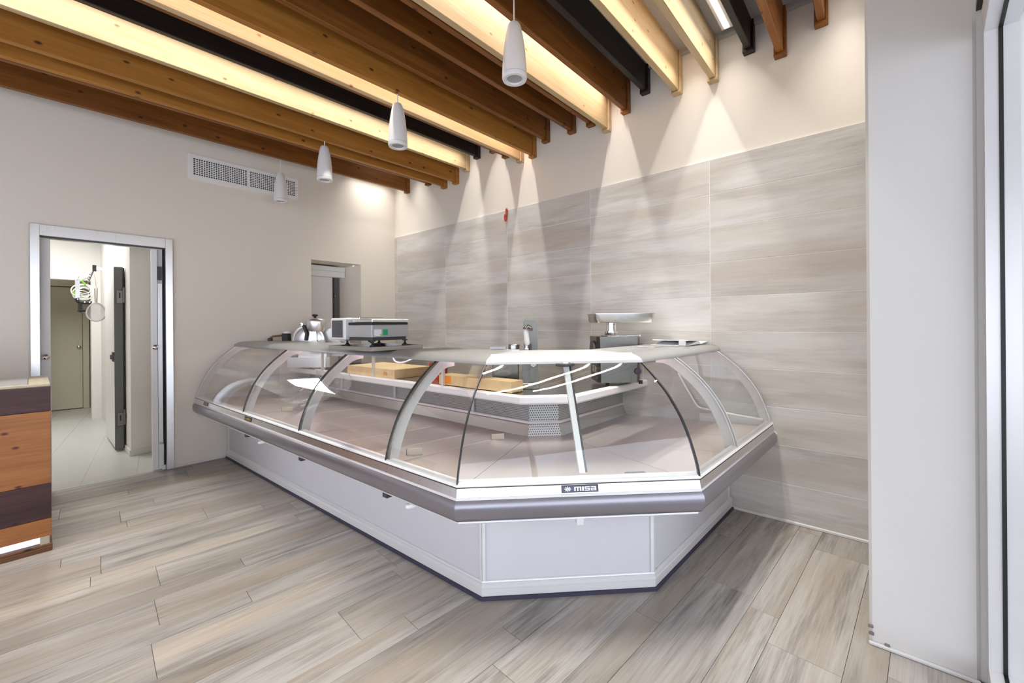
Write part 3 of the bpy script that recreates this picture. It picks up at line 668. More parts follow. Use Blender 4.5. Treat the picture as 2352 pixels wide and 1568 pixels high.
# black glued seams at the two corners and the joints
def seam(P, w, nm='glass_seam', mat=BLACK, t0=-.002, t1=.008):
    o0, o1 = offset(GPs, t0), offset(GPs, t1); m = MB(); n = len(GPs); vs = []
    for pr, e in ((o0, -w), (o0, w), (o1, w), (o1, -w)):
        for d, z in pr: q = P(e, d); vs.append((q.x, q.y, z))
    fs = [(a * n + i, a * n + i + 1, ((a + 1) % 4) * n + i + 1, ((a + 1) % 4) * n + i) for a in range(4) for i in range(n - 1)] + [(0, n, 2 * n, 3 * n), (n - 1, 4 * n - 1, 3 * n - 1, 2 * n - 1)]
    m.add(vs, fs); return m.build(nm, mat, case, True)
tL, tS = (uL - uD).normalized(), (uD - uS).normalized()
seam(lambda e, d: V1(d) + (uL + -uD).normalized() * e * .0 + uD * e, .0035); seam(lambda e, d: V2(d) + uD * e, .0045)
for s in LJ: seam(lambda e, d, s=s: Lp(s + e, d), .003)
seam(lambda e, d: Sp(SJ[0] + e, d), .003, 'glass_seam', GREY)
# curved support arms standing in the cross-section, with a gooseneck top
def arm(P, s, w=.016, band=.075, mat=GREY, nm='support_arm'):
    o0 = offset(GPs, .010); o1 = offset(GPs, band)
    o1 = [p for p in o1 if p[1] < 1.262]
    # rounded inner corner leading back under the top
    d0, z0 = o1[-1]
    o1 += [(d0 - .035, z0 + .022), (d0 - .075, z0 + .034), (d0 - .13, z0 + .038)]
    top = [(o1[-1][0], 1.345)]
    poly = o0 + top + o1[::-1]
    m = MB(); n = len(poly); vs = []
    for e in (-w / 2, w / 2):
        for d, z in poly: q = P(s + e, d); vs.append((q.x, q.y, z))
    # side faces as strips between outer and inner curves
    k0 = len(o0); k1 = len(o1); fs = [(i, (i + 1) % n, n + (i + 1) % n, n + i) for i in range(n)]
    for base in (0, n):
        outer = list(range(k0)) + [k0]; inner = list(range(n - 1, k0, -1))
        i = j = 0
        while i < len(outer) - 1 or j < len(inner) - 1:
            if j == len(inner) - 1 or (i < len(outer) - 1 and i / len(outer) <= j / len(inner)):
                fs.append((base + outer[i], base + outer[i + 1], base + inner[j])); i += 1
            else:
                fs.append((base + outer[i], base + inner[j + 1], base + inner[j])); j += 1
    m.add(vs, fs); a = m.build(nm, mat, case)
    # seal strip between arm and pane
    o2 = offset(GPs, .0065); o3 = offset(GPs, .013); vs = []; n = len(GPs); m = MB()
    for pr, e in ((o2, -w * .8), (o2, w * .8), (o3, w * .8), (o3, -w * .8)):
        for d, z in pr: q = P(s + e, d); vs.append((q.x, q.y, z))
    m.add(vs, [(a_ * n + i, a_ * n + i + 1, ((a_ + 1) % 4) * n + i + 1, ((a_ + 1) % 4) * n + i) for a_ in range(4) for i in range(n - 1)] + [(0, n, 2 * n, 3 * n), (n - 1, 4 * n - 1, 3 * n - 1, 2 * n - 1)])
    m.build('arm_seal', ALU, a, True)
    return a
for s in LJ: arm(Lp, s - .018)
arm(Sp, SJ[0] - .004)
arm(Lp, LE - .035, nm='end_arm'); arm(Sp, SE - .02, nm='end_arm')
# end cheeks under the bumper
CH = [(-.03, .50), (.05, .498), (.16, .510), (.25, .540), (.305, .590), (.328, .650), (.327, .690), (.312, .712), (.303, .765), (.26, .79), (-.05, .79), (-1.0, .72), (-1.0, .50)]
for P, s in ((Lp, LE + .002), (Sp, SE + .002)):
    m = MB().prism(CH, lambda d, z, t, P=P: (*P(t, d), z), s, s + .02); m.build('end_cheek', WHITE, case)
    m = MB().prism(CH[:5] + [(.29, .60), (.05, .53)], lambda d, z, t, P=P: (*P(t, d), z), s - .16, s); m.build('cheek_apron', WHITE, case)
# glass side pane at the tiled end
m = MB().prism(GIN + [(-.60, 1.345), (-.60, .75)], lambda d, z, t: (*Sp(t, d), z), SE - .008, SE - .002); m.build('side_pane', GLASS, case)
m = MB().prism(GIN + [(-.60, 1.345), (-.60, .75)], lambda d, z, t: (*Lp(t, d), z), LE - .012, LE - .006); m.build('side_pane', GLASS, case)
# bent handle rod on the side pane
m = MB(); pts = spline([(-.42, 1.10), (-.36, .98), (-.29, .86), (-.24, .83), (0, .805), (.22, .79)], 5) if False else [(-.44, 1.12), (-.36, .98), (-.29, .865), (-.265, .835), (-.23, .825), (0, .808), (.24, .795)]
m.tube([(*Sp(SE - .03, d), z) for d, z in pts], .011, 8); m.build('side_rail', ALU_W, case, True)
# top cap: rounded front profile, flat shelf
CAP = [(-.084, 1.340), (-.086, 1.350), (-.094, 1.360), (-.112, 1.371), (-.135, 1.380), (-.165, 1.388), (-.20, 1.390), (-.60, 1.390), (-.60, 1.376), (-.20, 1.372), (-.14, 1.345)]
for nm, st in SEGS:
    run([(lambda d, f=f: f(d)) for f in st], CAP, 'top_cap', plain('cap_lit', (.52, .52, .52), .35, .2) if nm == 'D' else plain('cap_dim_' + nm, (.33, .335, .325), .35, .25), case, True)  # one cap in two tones: angled segment painted lighter, as the light falls
run([lambda d: V1(d), lambda d: V2(d)], [(-.168, 1.3885), (-.172, 1.3935), (-.182, 1.3935), (-.184, 1.3885)], 'cap_bead', ALU_W, case)
# uprights that carry the top at the back of the shelf
for P, s in ((Lp, .55), (Lp, 1.65), (Lp, 2.8), (Lp, 4.1), (Sp, .6), (Sp, 1.42)):
    postbox(P, s - .012, s + .012, -.595, -.575, .98, 1.376, 'upright', ALU_W) if False else None
for P, s in ((Lp, 1.2), (Lp, 2.3), (Lp, 3.4), (Lp, 4.15), (Sp, 1.44)):
    postbox(P, s - .012, s + .012, -.80, -.775, 1.03, 1.376, 'upright', ALU_W)
    postbox(P, s - .012, s + .012, -.80, -.55, 1.352, 1.376, 'upright_arm', ALU_W)
# corner post behind the angled pane
m = MB(); a_, b_ = Dp(.535, .215), Dp(.512, -.085)
q = [(-.016, -.012), (.016, -.012), (.016, .012), (-.016, .012)]
vs = [((a_ + uD * x + nD * y).x, (a_ + uD * x + nD * y).y, .79) for x, y in q] + [((b_ + uD * x + nD * y).x, (b_ + uD * x + nD * y).y, 1.345) for x, y in q]
m.add(vs, [(3, 2, 1, 0), (4, 5, 6, 7), (0, 1, 5, 4), (1, 2, 6, 5), (2, 3, 7, 6), (3, 0, 4, 7)]); cp = m.build('corner_post', ALU_W, case)
m = MB(); 
vs = [((a_ + uD * x + nD * y).x, (a_ + uD * x + nD * y).y, .79) for x, y in ((.017, -.014), (.030, -.014), (.030, .0), (.017, .0))] + [((b_ + uD * x + nD * y).x, (b_ + uD * x + nD * y).y, 1.345) for x, y in ((.017, -.014), (.030, -.014), (.030, .0), (.017, .0))]
m.add(vs, [(3, 2, 1, 0), (4, 5, 6, 7), (0, 1, 5, 4), (1, 2, 6, 5), (2, 3, 7, 6), (3, 0, 4, 7)]); m.build('post_seal', DARK, cp)
MB().bbox((b_.x - .05, b_.y - .04, 1.325), (b_.x + .04, b_.y + .04, 1.342), .004).build('post_bracket', DARK, cp)
# display deck: steel plates side by side with open joints
DK = lambda d0, d1: [(d0, .742 + (d0 - .25) * .0608), (d1, .742 + (d1 - .25) * .0608), (d1, .730 + (d1 - .25) * .0608), (d0, .730 + (d0 - .25) * .0608)]
deck = DK(.25, -1.0)
cuts = [LE - .03, 3.73, 3.31, 2.89, 2.47, 2.05, 1.63, 1.21, .79]
for i in range(len(cuts)):
    a0 = cuts[i] - .0015; nxt = (lambda d, i=i: Lp(cuts[i + 1] + .0015, d)) if i + 1 < len(cuts) else (lambda d: V1(d) + uL * .002)
    if i + 1 < len(cuts): run([lambda d, a0=a0: Lp(a0, d), nxt], deck, 'deck_plate', STEEL_D, case)
    else:
        run([lambda d, a0=a0: Lp(a0, d), lambda d: Lp(.52, d)], deck, 'deck_plate', STEEL_D, case)
        run([lambda d: Lp(.517, d), lambda d: V1(d) + uL * .0025], deck, 'deck_plate', STEEL_D, case)
for a0 in cuts[1:] + [.5185]:
    run([lambda d, a0=a0: Lp(a0 + .003, d), lambda d, a0=a0: Lp(a0 - .003, d)], [(.245, .7433), (-.99, .6682), (-.99, .6665), (.245, .7415)], 'deck_joint', ALU_W, case)
run([lambda d: V1(d) + uD * .0025, lambda d: V2(d) - uD * .0025], deck, 'deck_plate', STEEL_D, case)
run([lambda d: V2(d) + uS * .0025, lambda d: Sp(.52, d)], deck, 'deck_plate', STEEL_D, case)
run([lambda d: Sp(.5225, d), lambda d: Sp(.98, d)], deck, 'deck_plate', STEEL_D, case); run([lambda d: Sp(.9825, d), lambda d: Sp(SE - .02, d)], deck, 'deck_plate', STEEL_D, case)
run(ALLP, [(.25, .72), (-1.0, .644), (-1.0, .634), (.25, .70)], 'deck_bed', DARK, case)
# back of the well: perforated air panels with a folded ledge, worktop with white nosing
for nm, st in SEGS:
    pm = PERF if nm == 'D' else PERF_F
    run(st, [(-.955, .660), (-1.0, .765), (-1.02, .765), (-1.02, .660)], 'lower_air_panel', PERF if nm == 'D' else STEEL, case)
    run(st, [(-.975, .768), (-.985, .785), (-1.02, .785), (-1.02, .768)], 'ledge', ALU_W, case)
    run(st, [(-1.0, .785), (-1.0, .972), (-1.02, .972), (-1.02, .785)], 'upper_air_panel', pm, case)
    run(st, [(-.75, .968), (-.742, .980), (-.742, 1.022), (-.75, 1.032), (-.80, 1.032), (-.80, .968)], 'worktop_nosing', WHITE, case)
    run(st, [(-.80, 1.030), (-1.23, 1.030), (-1.23, .985), (-.80, .985)], 'worktop', STEEL, case)
    run(st, [(-1.02, .02), (-1.21, .02), (-1.21, .985), (-1.02, .985)], 'rear_body', PANEL, case)
for P, s in ((Lp, 1.02), (Lp, 2.2), (Lp, 3.3)): postbox(P, s - .014, s + .014, -.99, -.975, .79, .967, 'bracket', ALU_W)
# pink tubes under the cap
for nm, st, e0, e1 in (('L', [lambda d: Lp(LE - .12, d), lambda d: Lp(.30, d)], 0, 0), ('D', [lambda d: V1(d) + uD * .12, lambda d: V2(d) - uD * .12], 0, 0), ('S', [lambda d: Sp(.12, d), lambda d: Sp(SE - .1, d)], 0, 0)):
    pts = [st[0](-.24), st[1](-.24)]
    MB().tube([(*p, 1.352) for p in pts], .010, 8).build('tube_lamp', TUBE, case, True)
    run(st, [(-.21, 1.368), (-.21, 1.373), (-.30, 1.373), (-.30, 1.345), (-.295, 1.345), (-.295, 1.368)], 'lamp_reflector', ALU_W, case)
# latches below the bumper and hinge tubes
def latch(P, s):
    a = postbox(P, s - .022, s + .022, .245, .285, .548, .575, 'latch', DARK); return a
for s in (2.731, 1.629, .523): latch(Lp, s)
postbox(Dp, .49, .525, .235, .286, .545, .576, 'latch', ALU_W)
for s in (2.60, .42):
    MB().tube([(*Lp(s - .09 * t, .15 + .08 * math.sin(math.pi * t)), .535 - .02 * math.sin(math.pi * t)) for t in [i / 8 for i in range(9)]], .014, 8).build('drain_tube', WHITE, case, True)
# maker's badges: plate, frame, emblem and block letters
def badge(P, s, w, h, z, plate, ink, frame):
    """P(s,d) with the plate centred on s, height z; built on the sloped fascia"""
    dd = lambda zz: .309 - (zz - .7165) * .2
    def slab(m, a0, a1, q0, q1, t0, t1):
        vs = []
        for t in (t0, t1):
            for a, q in ((a0, q0), (a1, q0), (a1, q1), (a0, q1)):
                p = P(s + a * dirn, dd(z + q) + t); vs.append((p.x, p.y, z + q))
        m.add(vs, [(3, 2, 1, 0), (4, 5, 6, 7), (0, 1, 5, 4), (1, 2, 6, 5), (2, 3, 7, 6), (3, 0, 4, 7)])
    dirn = -1 if P is Lp else 1
    m = MB(); slab(m, -w / 2, w / 2, -h / 2, h / 2, 0, .004); pl_ = m.build('badge', plate, case)
    m = MB(); e = h * .10
    for a0, a1, q0, q1 in ((-w / 2, w / 2, h / 2 - e, h / 2), (-w / 2, w / 2, -h / 2, -h / 2 + e), (-w / 2, -w / 2 + e, -h / 2, h / 2), (w / 2 - e, w / 2, -h / 2, h / 2)): slab(m, a0, a1, q0, q1, .003, .0055)
    m.build('badge_frame', frame, pl_)
    # emblem: eight-armed star
    m = MB(); cx_ = -w * .335; r_ = h * .36
    for k in range(8):
        a = k * math.pi / 4; 
        pts = [(cx_ + math.cos(a + da) * rr, math.sin(a + da) * rr) for rr, da in ((r_ * .15, 1.2), (r_ * .2, 0), (r_, .16), (r_, -.16))]
        vs = []
        for t in (.0035, .006):
            for x, y in ((cx_ - math.sin(a) * h * .05, math.cos(a) * h * .05), (cx_ + math.sin(a) * h * .05, -math.cos(a) * h * .05),
                         (cx_ + math.cos(a) * r_ * 1.35 + math.sin(a) * h * .07, math.sin(a) * r_ - math.cos(a) * h * .07), (cx_ + math.cos(a) * r_ * 1.35 - math.sin(a) * h * .07, math.sin(a) * r_ + math.cos(a) * h * .07)):
                p = P(s + x * dirn, dd(z + y) + t); vs.append((p.x, p.y, z + y))
        m.add(vs, [(3, 2, 1, 0), (4, 5, 6, 7), (0, 1, 5, 4), (1, 2, 6, 5), (2, 3, 7, 6), (3, 0, 4, 7)])
    m.build('emblem', ink, pl_)
    # letters m i s a as block strokes on a 5 x 5 grid
    G = {'m': [(0, 0, 1, 5), (1, 4, 4, 5), (2, 0, 3, 4), (4, 0, 5, 5)], 'i': [(0, 0, 1.4, 5)],
         's': [(0, 4, 4, 5), (0, 2, 1, 4), (0, 2, 4, 3), (3, 0, 4, 2), (0, 0, 4, 1)], 'a': [(0, 4, 4, 5), (3, 0, 4, 4), (0, 0, 3, 1), (0, 1, 1, 3), (0, 2, 3, 3)]}
    x = -w * .16; gh = h * .58; gy = -gh / 2
    for ch, gw in (('m', .19), ('i', .05), ('s', .145), ('a', .145)):
        m = MB(); nx = {'m': 5, 'i': 1.4, 's': 4, 'a': 4}[ch]
        for a0, b0, a1, b1 in G[ch]: slab(m, x + a0 / nx * gw * w, x + a1 / nx * gw * w, gy + b0 / 5 * gh, gy + b1 / 5 * gh, .0035, .006)
        m.build('letter', ink, pl_); x += (gw + .022) * w
badge(Dp, .502, .190, .034, .741, BADGE, WHITE, DARK)
badge(Lp, 2.60, .150, .030, .738, BLACK, GOLD, BLACK)
badge(Lp, 3.80, .140, .030, .738, plain('badge_brown', (.10, .06, .04), .4), BRONZE, DARK)

# ------------------------------------------------------------------ on the deck and the worktop
def local(P, s, d): p = P(s, d); return p.x, p.y
def board(name, label, P, s0, s1, d0, d1, z0, z1, r=.012):
    t = thing(name, label, 'cutting board', (*P((s0 + s1) / 2, (d0 + d1) / 2), z0))
    bm = bmesh.new(); bmesh.ops.create_cube(bm, size=1)
    for v_ in bm.verts:
        p = P(s0 if v_.co.x < 0 else s1, d0 if v_.co.y < 0 else d1); v_.co = Vector((p.x, p.y, z0 if v_.co.z < 0 else z1))
    bmesh.ops.bevel(bm, geom=[e for e in bm.edges if abs(e.verts[0].co.z - e.verts[1].co.z) > .01], offset=r, segments=3, affect='EDGES')
    bm.verts.index_update(); m = MB().add([v_.co[:] for v_ in bm.verts], [[q.index for q in f.verts] for f in bm.faces]); bm.free()
    m.build('block', CUTB, t, True); return t
t = board('butcher_block', 'thick yellow butcher block lying under the weighing scale', Lp, 1.93, 2.83, -.79, -1.26, 1.033, 1.125)
m = MB(); m.add([(*Lp(2.06 + a, -.7885), z) for z in (1.06, 1.095) for a in (0, .06)] + [(*Lp(2.06 + a, -.7905), z) for z in (1.06, 1.095) for a in (0, .06)], [(0, 1, 3, 2), (4, 5, 7, 6), (0, 1, 5, 4), (2, 3, 7, 6), (0, 2, 6, 4), (1, 3, 7, 5)])
m.build('burnt_mark', plain('burnt_orange', (.62, .30, .08), .6), t)
t = board('butcher_block', 'thick yellow butcher block with an orange label, behind the angled glass', Lp, .42, 1.27, -.80, -.95, 1.040, 1.125, .02)
m = MB(); m.add([(*Lp(1.11 + a, -.7985), z) for z in (1.05, 1.12) for a in (0, .12)] + [(*Lp(1.11 + a, -.8005), z) for z in (1.05, 1.12) for a in (0, .12)], [(0, 1, 3, 2), (4, 5, 7, 6), (0, 1, 5, 4), (2, 3, 7, 6), (0, 2, 6, 4), (1, 3, 7, 5)])
m.build('orange_label', ORANGE, t)
for s in (.50, 1.18):
    q = Lp(s, -.88); MB().lathe([(.02, 0), (.02, .0095)], 12, (q.x, q.y, 1.031)).build('foot', plain('red_foot', (.35, .05, .04), .6), t)
# red tub and dark jar standing behind the blocks
q = Lp(1.62, -1.10)
t = thing('tub', 'red plastic tub partly hidden behind the yellow blocks', 'tub', (q.x, q.y, 1.031), 0.)
MB().lathe([(.085, 0), (.097, .145), (.103, .15), (.103, .158), (.092, .158), (.08, .02), (0, .02)], 28).build('body', RED, t, True)
MB().tube([(.095, 0, .14), (.12, 0, .09), (.098, 0, .03)], .006, 8).build('handle', WHITE, t, True)
# clear ticket holders on the deck
def holder(s, d, label):
    q = Lp(s, d); z = .742 + (d - .25) * .0608
    t = thing('ticket_holder', label, 'ticket holder', (q.x, q.y, z + .001), math.atan2(-.62, .78), 'clear ticket holders on the deck')
    MB().bbox((-.05, -.03, 0), (.05, .03, .003), .001).build('foot', GLASS_G, t)
    MB().bbox((-.05, -.002, .002), (.05, .002, .045), .001).build('upright', plain('cream_ticket', (.66, .58, .47), .5), t)
    MB().bbox((-.052, -.004, 0), (-.049, .004, .046), .001).build('edge', DARK, t)
holder(.569, .026, 'small ticket holder on the deck left of the angled front pane')
holder(2.744, -.095, 'small ticket holder on the deck in the second bay from the door wall')
q = holder(.48, -.70, 'small ticket holder on the deck near the perforated corner panel')
# small mesh strip lying on the deck at the front right
q = Dp(.86, .14); z = .742 + (.14 - .25) * .0608
t = thing('deck_plug', 'dark rounded rubber pad lying on the deck at the angled pane', 'pad', (q.x, q.y, z + .001), math.atan2(uD.y, uD.x))
MB().bbox((-.06, -.03, 0), (.06, .03, .012), .006).build('pad', COLD_G, t)
# plastic film hanging over the back of the left bays
rnd = random.Random(3); t = thing('plastic_film', 'crumpled clear plastic film draped inside the left bays of the counter', 'film', (*Lp(2.95, -.6), 1.03))
NX, NZ = 22, 18; vs = []
path = [(-.785, 1.040), (-.735, 1.044), (-.715, 1.02), (-.70, .97), (-.66, .90), (-.60, .84), (-.50, .78), (-.36, .735), (-.22, .725)]
pp = spline([(d, 0, z) for d, z in path], 2)
for i, p in enumerate(pp):
    for k in range(NX + 1):
        s = 2.62 + .85 * k / NX + .08 * math.sin(i * .55 + 1.2)
        w = .012 * math.sin(k * 1.3 + i * .4) + .010 * math.sin(k * .6 - i * .9) + rnd.uniform(-.004, .004)
        lift = .022 + abs(w) * 1.6 if i > 9 else (.004 if i < 4 else .01)
        q = Lp(s, p.x + w * 1.2); vs.append((q.x, q.y, p.z + lift * (1 if i > 5 else .6) + (w * .6 if i > 6 else 0)))
fs = [(i * (NX + 1) + k, i * (NX + 1) + k + 1, (i + 1) * (NX + 1) + k + 1, (i + 1) * (NX + 1) + k) for i in range(len(pp) - 1) for k in range(NX)]
MB().add(vs, fs).build('sheet', FILM, t, True, angle=80)
# white cable loop hanging from the underside of the top
P0 = Lp(1.25, -.32)
pts = spline([(*Lp(1.29, -.34), 1.376), (*Lp(1.30, -.33), 1.33), (*Lp(1.26, -.32), 1.285), (*Lp(1.18, -.32), 1.275), (*Lp(1.08, -.33), 1.30), (*Lp(.98, -.34), 1.345), (*Lp(.96, -.34), 1.376)], 6)
tag(MB().tube(pts, .007, 8).build('cable', WHITE, None, True), 'white cable loop hanging under the counter top above the yellow block', 'cable')

# ------------------------------------------------------------------ meat slicer (own frame: x to the right, y away from the viewer)
CR = math.atan2(_R.y, _R.x)
t = thing('meat_slicer', 'aluminium meat slicer with round blade guard at the far end of the counter', 'slicer', (2.354, 5.517, 1.032), CR)
MB().lathe([(.02, 0), (.02, .02)], 10, (-.05, .12, 0)).build('foot', BLACK, t); MB().lathe([(.02, 0), (.02, .02)], 10, (.25, -.06, 0)).build('foot', BLACK, t)
MB().lathe([(.02, 0), (.02, .02)], 10, (.2, .16, 0)).build('foot', BLACK, t)
base = [(-.22, -.13), (.26, -.13), (.30, -.10), (.30, .16), (.26, .20), (-.20, .20), (-.24, .16), (-.24, -.10)]
MB().prism(base, lambda p, q, z: (p, q, z), .02, .15).build('base', ALU, t)
MB().prism([(-.10, -.10), (.26, -.10), (.26, .18), (-.10, .18)], lambda p, q, z: (p, q, z), .15, .26).build('motor_body', ALU, t)
fy = lambda cx, cy, cz: (lambda p: (cx + p[0], cy - p[2], cz + p[1]))
MB().lathe([(.205, 0), (.212, .012), (.207, .022), (.192, .024), (.188, .012), (.188, 0)], 48, fn=fy(0, -.02, .352)).build('blade_guard', ALU, t, True)
MB().lathe([(.186, .004), (.17, .012), (.11, .018), (.02, .026), (0, .026)], 48, fn=fy(0, -.02, .352)).build('blade', ALU, t, True)
MB().lathe([(.19, -.10), (.19, -.002), (0, -.002)], 40, fn=fy(0, -.02, .352)).build('blade_housing', ALU, t, True)
cov = [(-.17, .19), (-.05, .19), (.02, .30), (.06, .36), (.12, .36), (.18, .30), (.19, .19)]
MB().prism(cov, lambda p, q, y: (p, y, q), -.075, -.046).build('carriage_plate', ALU, t)
hum = [(.05, .19), (.08, .25), (.13, .33), (.19, .37), (.235, .36), (.245, .19)]
MB().prism(hum, lambda p, q, y: (p, y, q), -.12, -.075).build('gauge_housing', ALU_W, t)
MB().lathe([(.012, 0), (.012, .02), (.038, .024), (.040, .046), (.034, .056), (0, .058)], 20, fn=fy(.185, -.12, .275)).build('gauge_knob', BLACK, t, True)
hd = MB().lathe([(.10, .0), (.118, .05), (.124, .11), (.124, .135), (.115, .155), (.09, .168), (0, .172)], 32, fn=lambda p: (.095 + p[0], -.03 + p[1] * .8, .475 + p[2] + p[0] * -.06)).build('sharpener', ALU, t, True)
MB().lathe([(.014, 0), (.014, .02), (.034, .026), (.036, .038), (.022, .05), (0, .05)], 18, (.085, -.03, .645)).build('sharpener_knob', BLACK, hd, True)
MB().prism([(.065, .36), (.125, .36), (.115, .48), (.075, .48)], lambda p, q, y: (p, y, q), -.07, -.03).build('sharpener_stem', ALU, t)
MB().tube([(-.02, -.06, .36), (-.01, -.06, .45), (-.035, -.06, .52), (-.05, -.06, .55)], .02, 8).build('shield_arm', DARK, t, True)
MB().lathe([(.02, 0), (.02, .03), (0, .032)], 12, fn=fy(-.06, -.06, .565)).build('thumb_screw', CHROME, t, True)
MB().prism([(.14, .15), (.47, .15), (.50, .30), (.49, .57), (.40, .56), (.14, .47)], lambda p, q, y: (p, y, q), .02, .05).build('thickness_plate', ALU_W, t)
sp = MB().lathe([(.055, 0), (.06, .02), (.056, .06), (0, .062)], 24, fn=fy(.38, -.05, .30)).build('socket', WHITE, t, True)
for dx in (-.022, .026): MB().lathe([(.014, 0), (.014, .003), (0, .003)], 12, fn=fy(.38 + dx, -.113, .30)).build('socket_hole', BLACK, sp)
MB().bbox((-.26, -.06, .14), (-.22, .04, .331), .003).build('carriage_post', STEEL, t)
MB().bbox((-.42, -.10, .33), (-.20, .05, .345), .003).build('carriage_tray', BRONZE, t)
MB().bbox((-.32, -.08, .345), (-.235, .0, .45), .008).build('pusher', BLACK, t)
MB().tube([(-.33, -.06, .425), (-.44, -.06, .415), (-.47, -.06, .40), (-.475, -.06, .36)], .013, 8).build('pusher_handle', BRONZE, t, True)
MB().bbox((-.50, -.08, .33), (-.455, -.03, .395), .006).build('handle_block', DARK, t)
MB().lathe([(.045, 0), (.045, .02), (.02, .028), (0, .03)], 20, (-.27, -.04, .45)).build('pusher_cap', WHITE, t, True)

# ------------------------------------------------------------------ scale on its steel tray
def fr(P, s, d): q = P(s, d); return q
ang = math.atan2(-uL.y, -uL.x) + math.pi            # local x = +uL
def frame(s, d, z): q = Lp(s, d); return (q.x, q.y, z)
aL = math.atan2(uL.y, uL.x)                          # own frame: x along the counter (away), y = to customers (-) / inside (+) -> rotate so that -nL = -y
t = thing('steel_tray', 'thin stainless plate sticking out over the counter edge under the scale', 'tray', frame(1.32, -.18, 1.391), aL)
MB().bbox((-.30, -.235, 0), (.30, .235, .004), .001).build('plate', STEEL, t)
m = MB(); m.box((-.30, .231, .003), (.30, .235, .030)); m.box((-.30, -.235, .003), (.30, -.231, .030)); m.box((-.30, -.23, .003), (-.296, .23, .030)); m.box((.296, -.23, .003), (.30, .23, .030)); m.build('rim', STEEL, t)
# weighing scale. own frame: x along counter, y towards customers (+nL)
t = thing('weighing_scale', 'grey counter scale with green sticker on the steel tray', 'scale', frame(1.42, -.24, 1.396), aL)
for x, y in ((-.20, .15), (.17, .15), (-.20, -.15), (.17, -.15)):
    f = MB().lathe([(.022, 0), (.026, .006), (.024, .026), (.014, .032), (.009, .04), (.009, .056), (.022, .058), (.022, .066)], 16, (x, y, 0)).build('foot', BLACK, t, True)
MB().bbox((-.205, -.16, .064), (.19, .16, .088), .004).build('chassis', DARK, t)
body = MB().bbox((-.22, -.17, .088), (.20, .17, .185), .004).build('body', plain('scale_grey', (.42, .42, .42), .35, .3), t)
MB().bbox((-.218, -.168, .186), (.20, .168, .206), .002).build('load_rim', BLACK, t)
MB().bbox((-.23, -.172, .207), (.02, .174, .232), .004).build('weighing_plate', ALU, t)
MB().bbox((-.2225, .085, .10), (-.2195, .150, .15), .001).build('type_plate', PAPER, t)
MB().bbox((-.2235, .087, .102), (-.2220, .101, .113), .0005).build('lime_mark', LIME, t)
MB().bbox((-.2225, .028, .105), (-.2195, .072, .15), .001).build('green_sticker', GREEN, t)
db = MB().bbox((.12, .06, .062), (.35, .20, .245), .010).build('display_box', GREY, t)
MB().bbox((.15, .198, .085), (.325, .203, .225), .003).build('display_window', plain('smoked_screen', (.05, .05, .055), .12), db)
MB().bbox((.145, -.02, .078), (.152, .055, .18), .006).build('side_grip', BLACK, t)
m = MB(); m.tube([(.03, .12, .21), (.03, .12, .245), (.22, .12, .25), (.22, .12, .21)], .004, 6); m.tube([(.03, -.10, .21), (.03, -.10, .245), (.22, -.10, .25), (.22, -.10, .21)], .004, 6); m.tube([(.03, .12, .245), (.03, -.10, .245)], .004, 6); m.build('receipt_guard', CHROME, t)
MB().bbox((.04, -.12, .207), (.20, .13, .226), .003).build('rear_cover', ALU_W, t)
# black power lead under the scale
pts = spline([(*Lp(1.30, -.10), 1.46), (*Lp(1.26, -.14), 1.425), (*Lp(1.20, -.20), 1.408), (*Lp(1.22, -.30), 1.406), (*Lp(1.24, -.38), 1.406)], 5)
tag(MB().tube(pts, .006, 8).build('power_lead', BLACK, None, True), 'black power lead lying on the steel tray under the scale', 'cable')
# white dish of papers behind: folder on the far right of the counter top
q = Sp(1.20, -.36)
t = thing('paper_folder', 'stack of white paper in a bent holder on the counter top by the tiles', 'paper', (q.x, q.y, 1.391), math.atan2(uS.y, uS.x))
MB().bbox((-.18, -.15, 0), (.24, .14, .004), .001).build('backing', PAPER, t)
MB().prism([(-.16, .005), (.05, .010), (.12, .005), (.275, .022), (.275, .026), (.12, .011), (.05, .040), (-.16, .048), (-.165, .043), (.04, .034)], lambda p, q_, y: (p, y, q_), -.17, .13).build('sheets', PAPER, t)
MB().bbox((-.185, -.155, .004), (-.168, -.10, .052), .003).build('clip', ALU_W, t)
q = Sp(.72, -.42)
tag(MB().bbox((q.x - .02, q.y - .10, 1.391), (q.x + .16, q.y + .10, 1.396), .001).build('flat_tray', ALU, None), 'thin flat metal sheet on the counter top left of the paper stack', 'sheet')

# ------------------------------------------------------------------ meat grinder with tray, on the worktop
t = thing('meat_grinder', 'stainless meat grinder with a wide feed tray against the tiled wall', 'grinder', (3.53, 1.765, 1.033), CR)
for x in (-.13, .17): MB().lathe([(.018, 0), (.018, .03)], 10, (x, -.05, 0)).build('foot', BLACK, t)
MB().prism([(-.185, -.16), (-.16, -.19), (.16, -.19), (.185, -.16), (.185, .14), (-.185, .14)], lambda p, q_, z: (p - .06 + (z - .2) * .02 * (1 if p > 0 else -1), q_, z), .03, .43).build('body', STEEL_K, t)
MB().bbox((-.255, -.10, .11), (-.235, .02, .17), .008).build('outlet_collar', STEEL, t)
MB().lathe([(.055, 0), (.10, .012), (.10, .03), (0, .034)], 24, fn=lambda p: (-.24 - p[2], -.04 + p[0], .29 + p[1])).build('outlet_plate', DARK, t, True)
MB().lathe([(.056, .43), (.060, .435), (.060, .475), (.045, .478), (.043, .535), (.047, .538), (.047, .55)], 28, (-.085, -.02, 0)).build('feed_neck', CHROME, t, True)
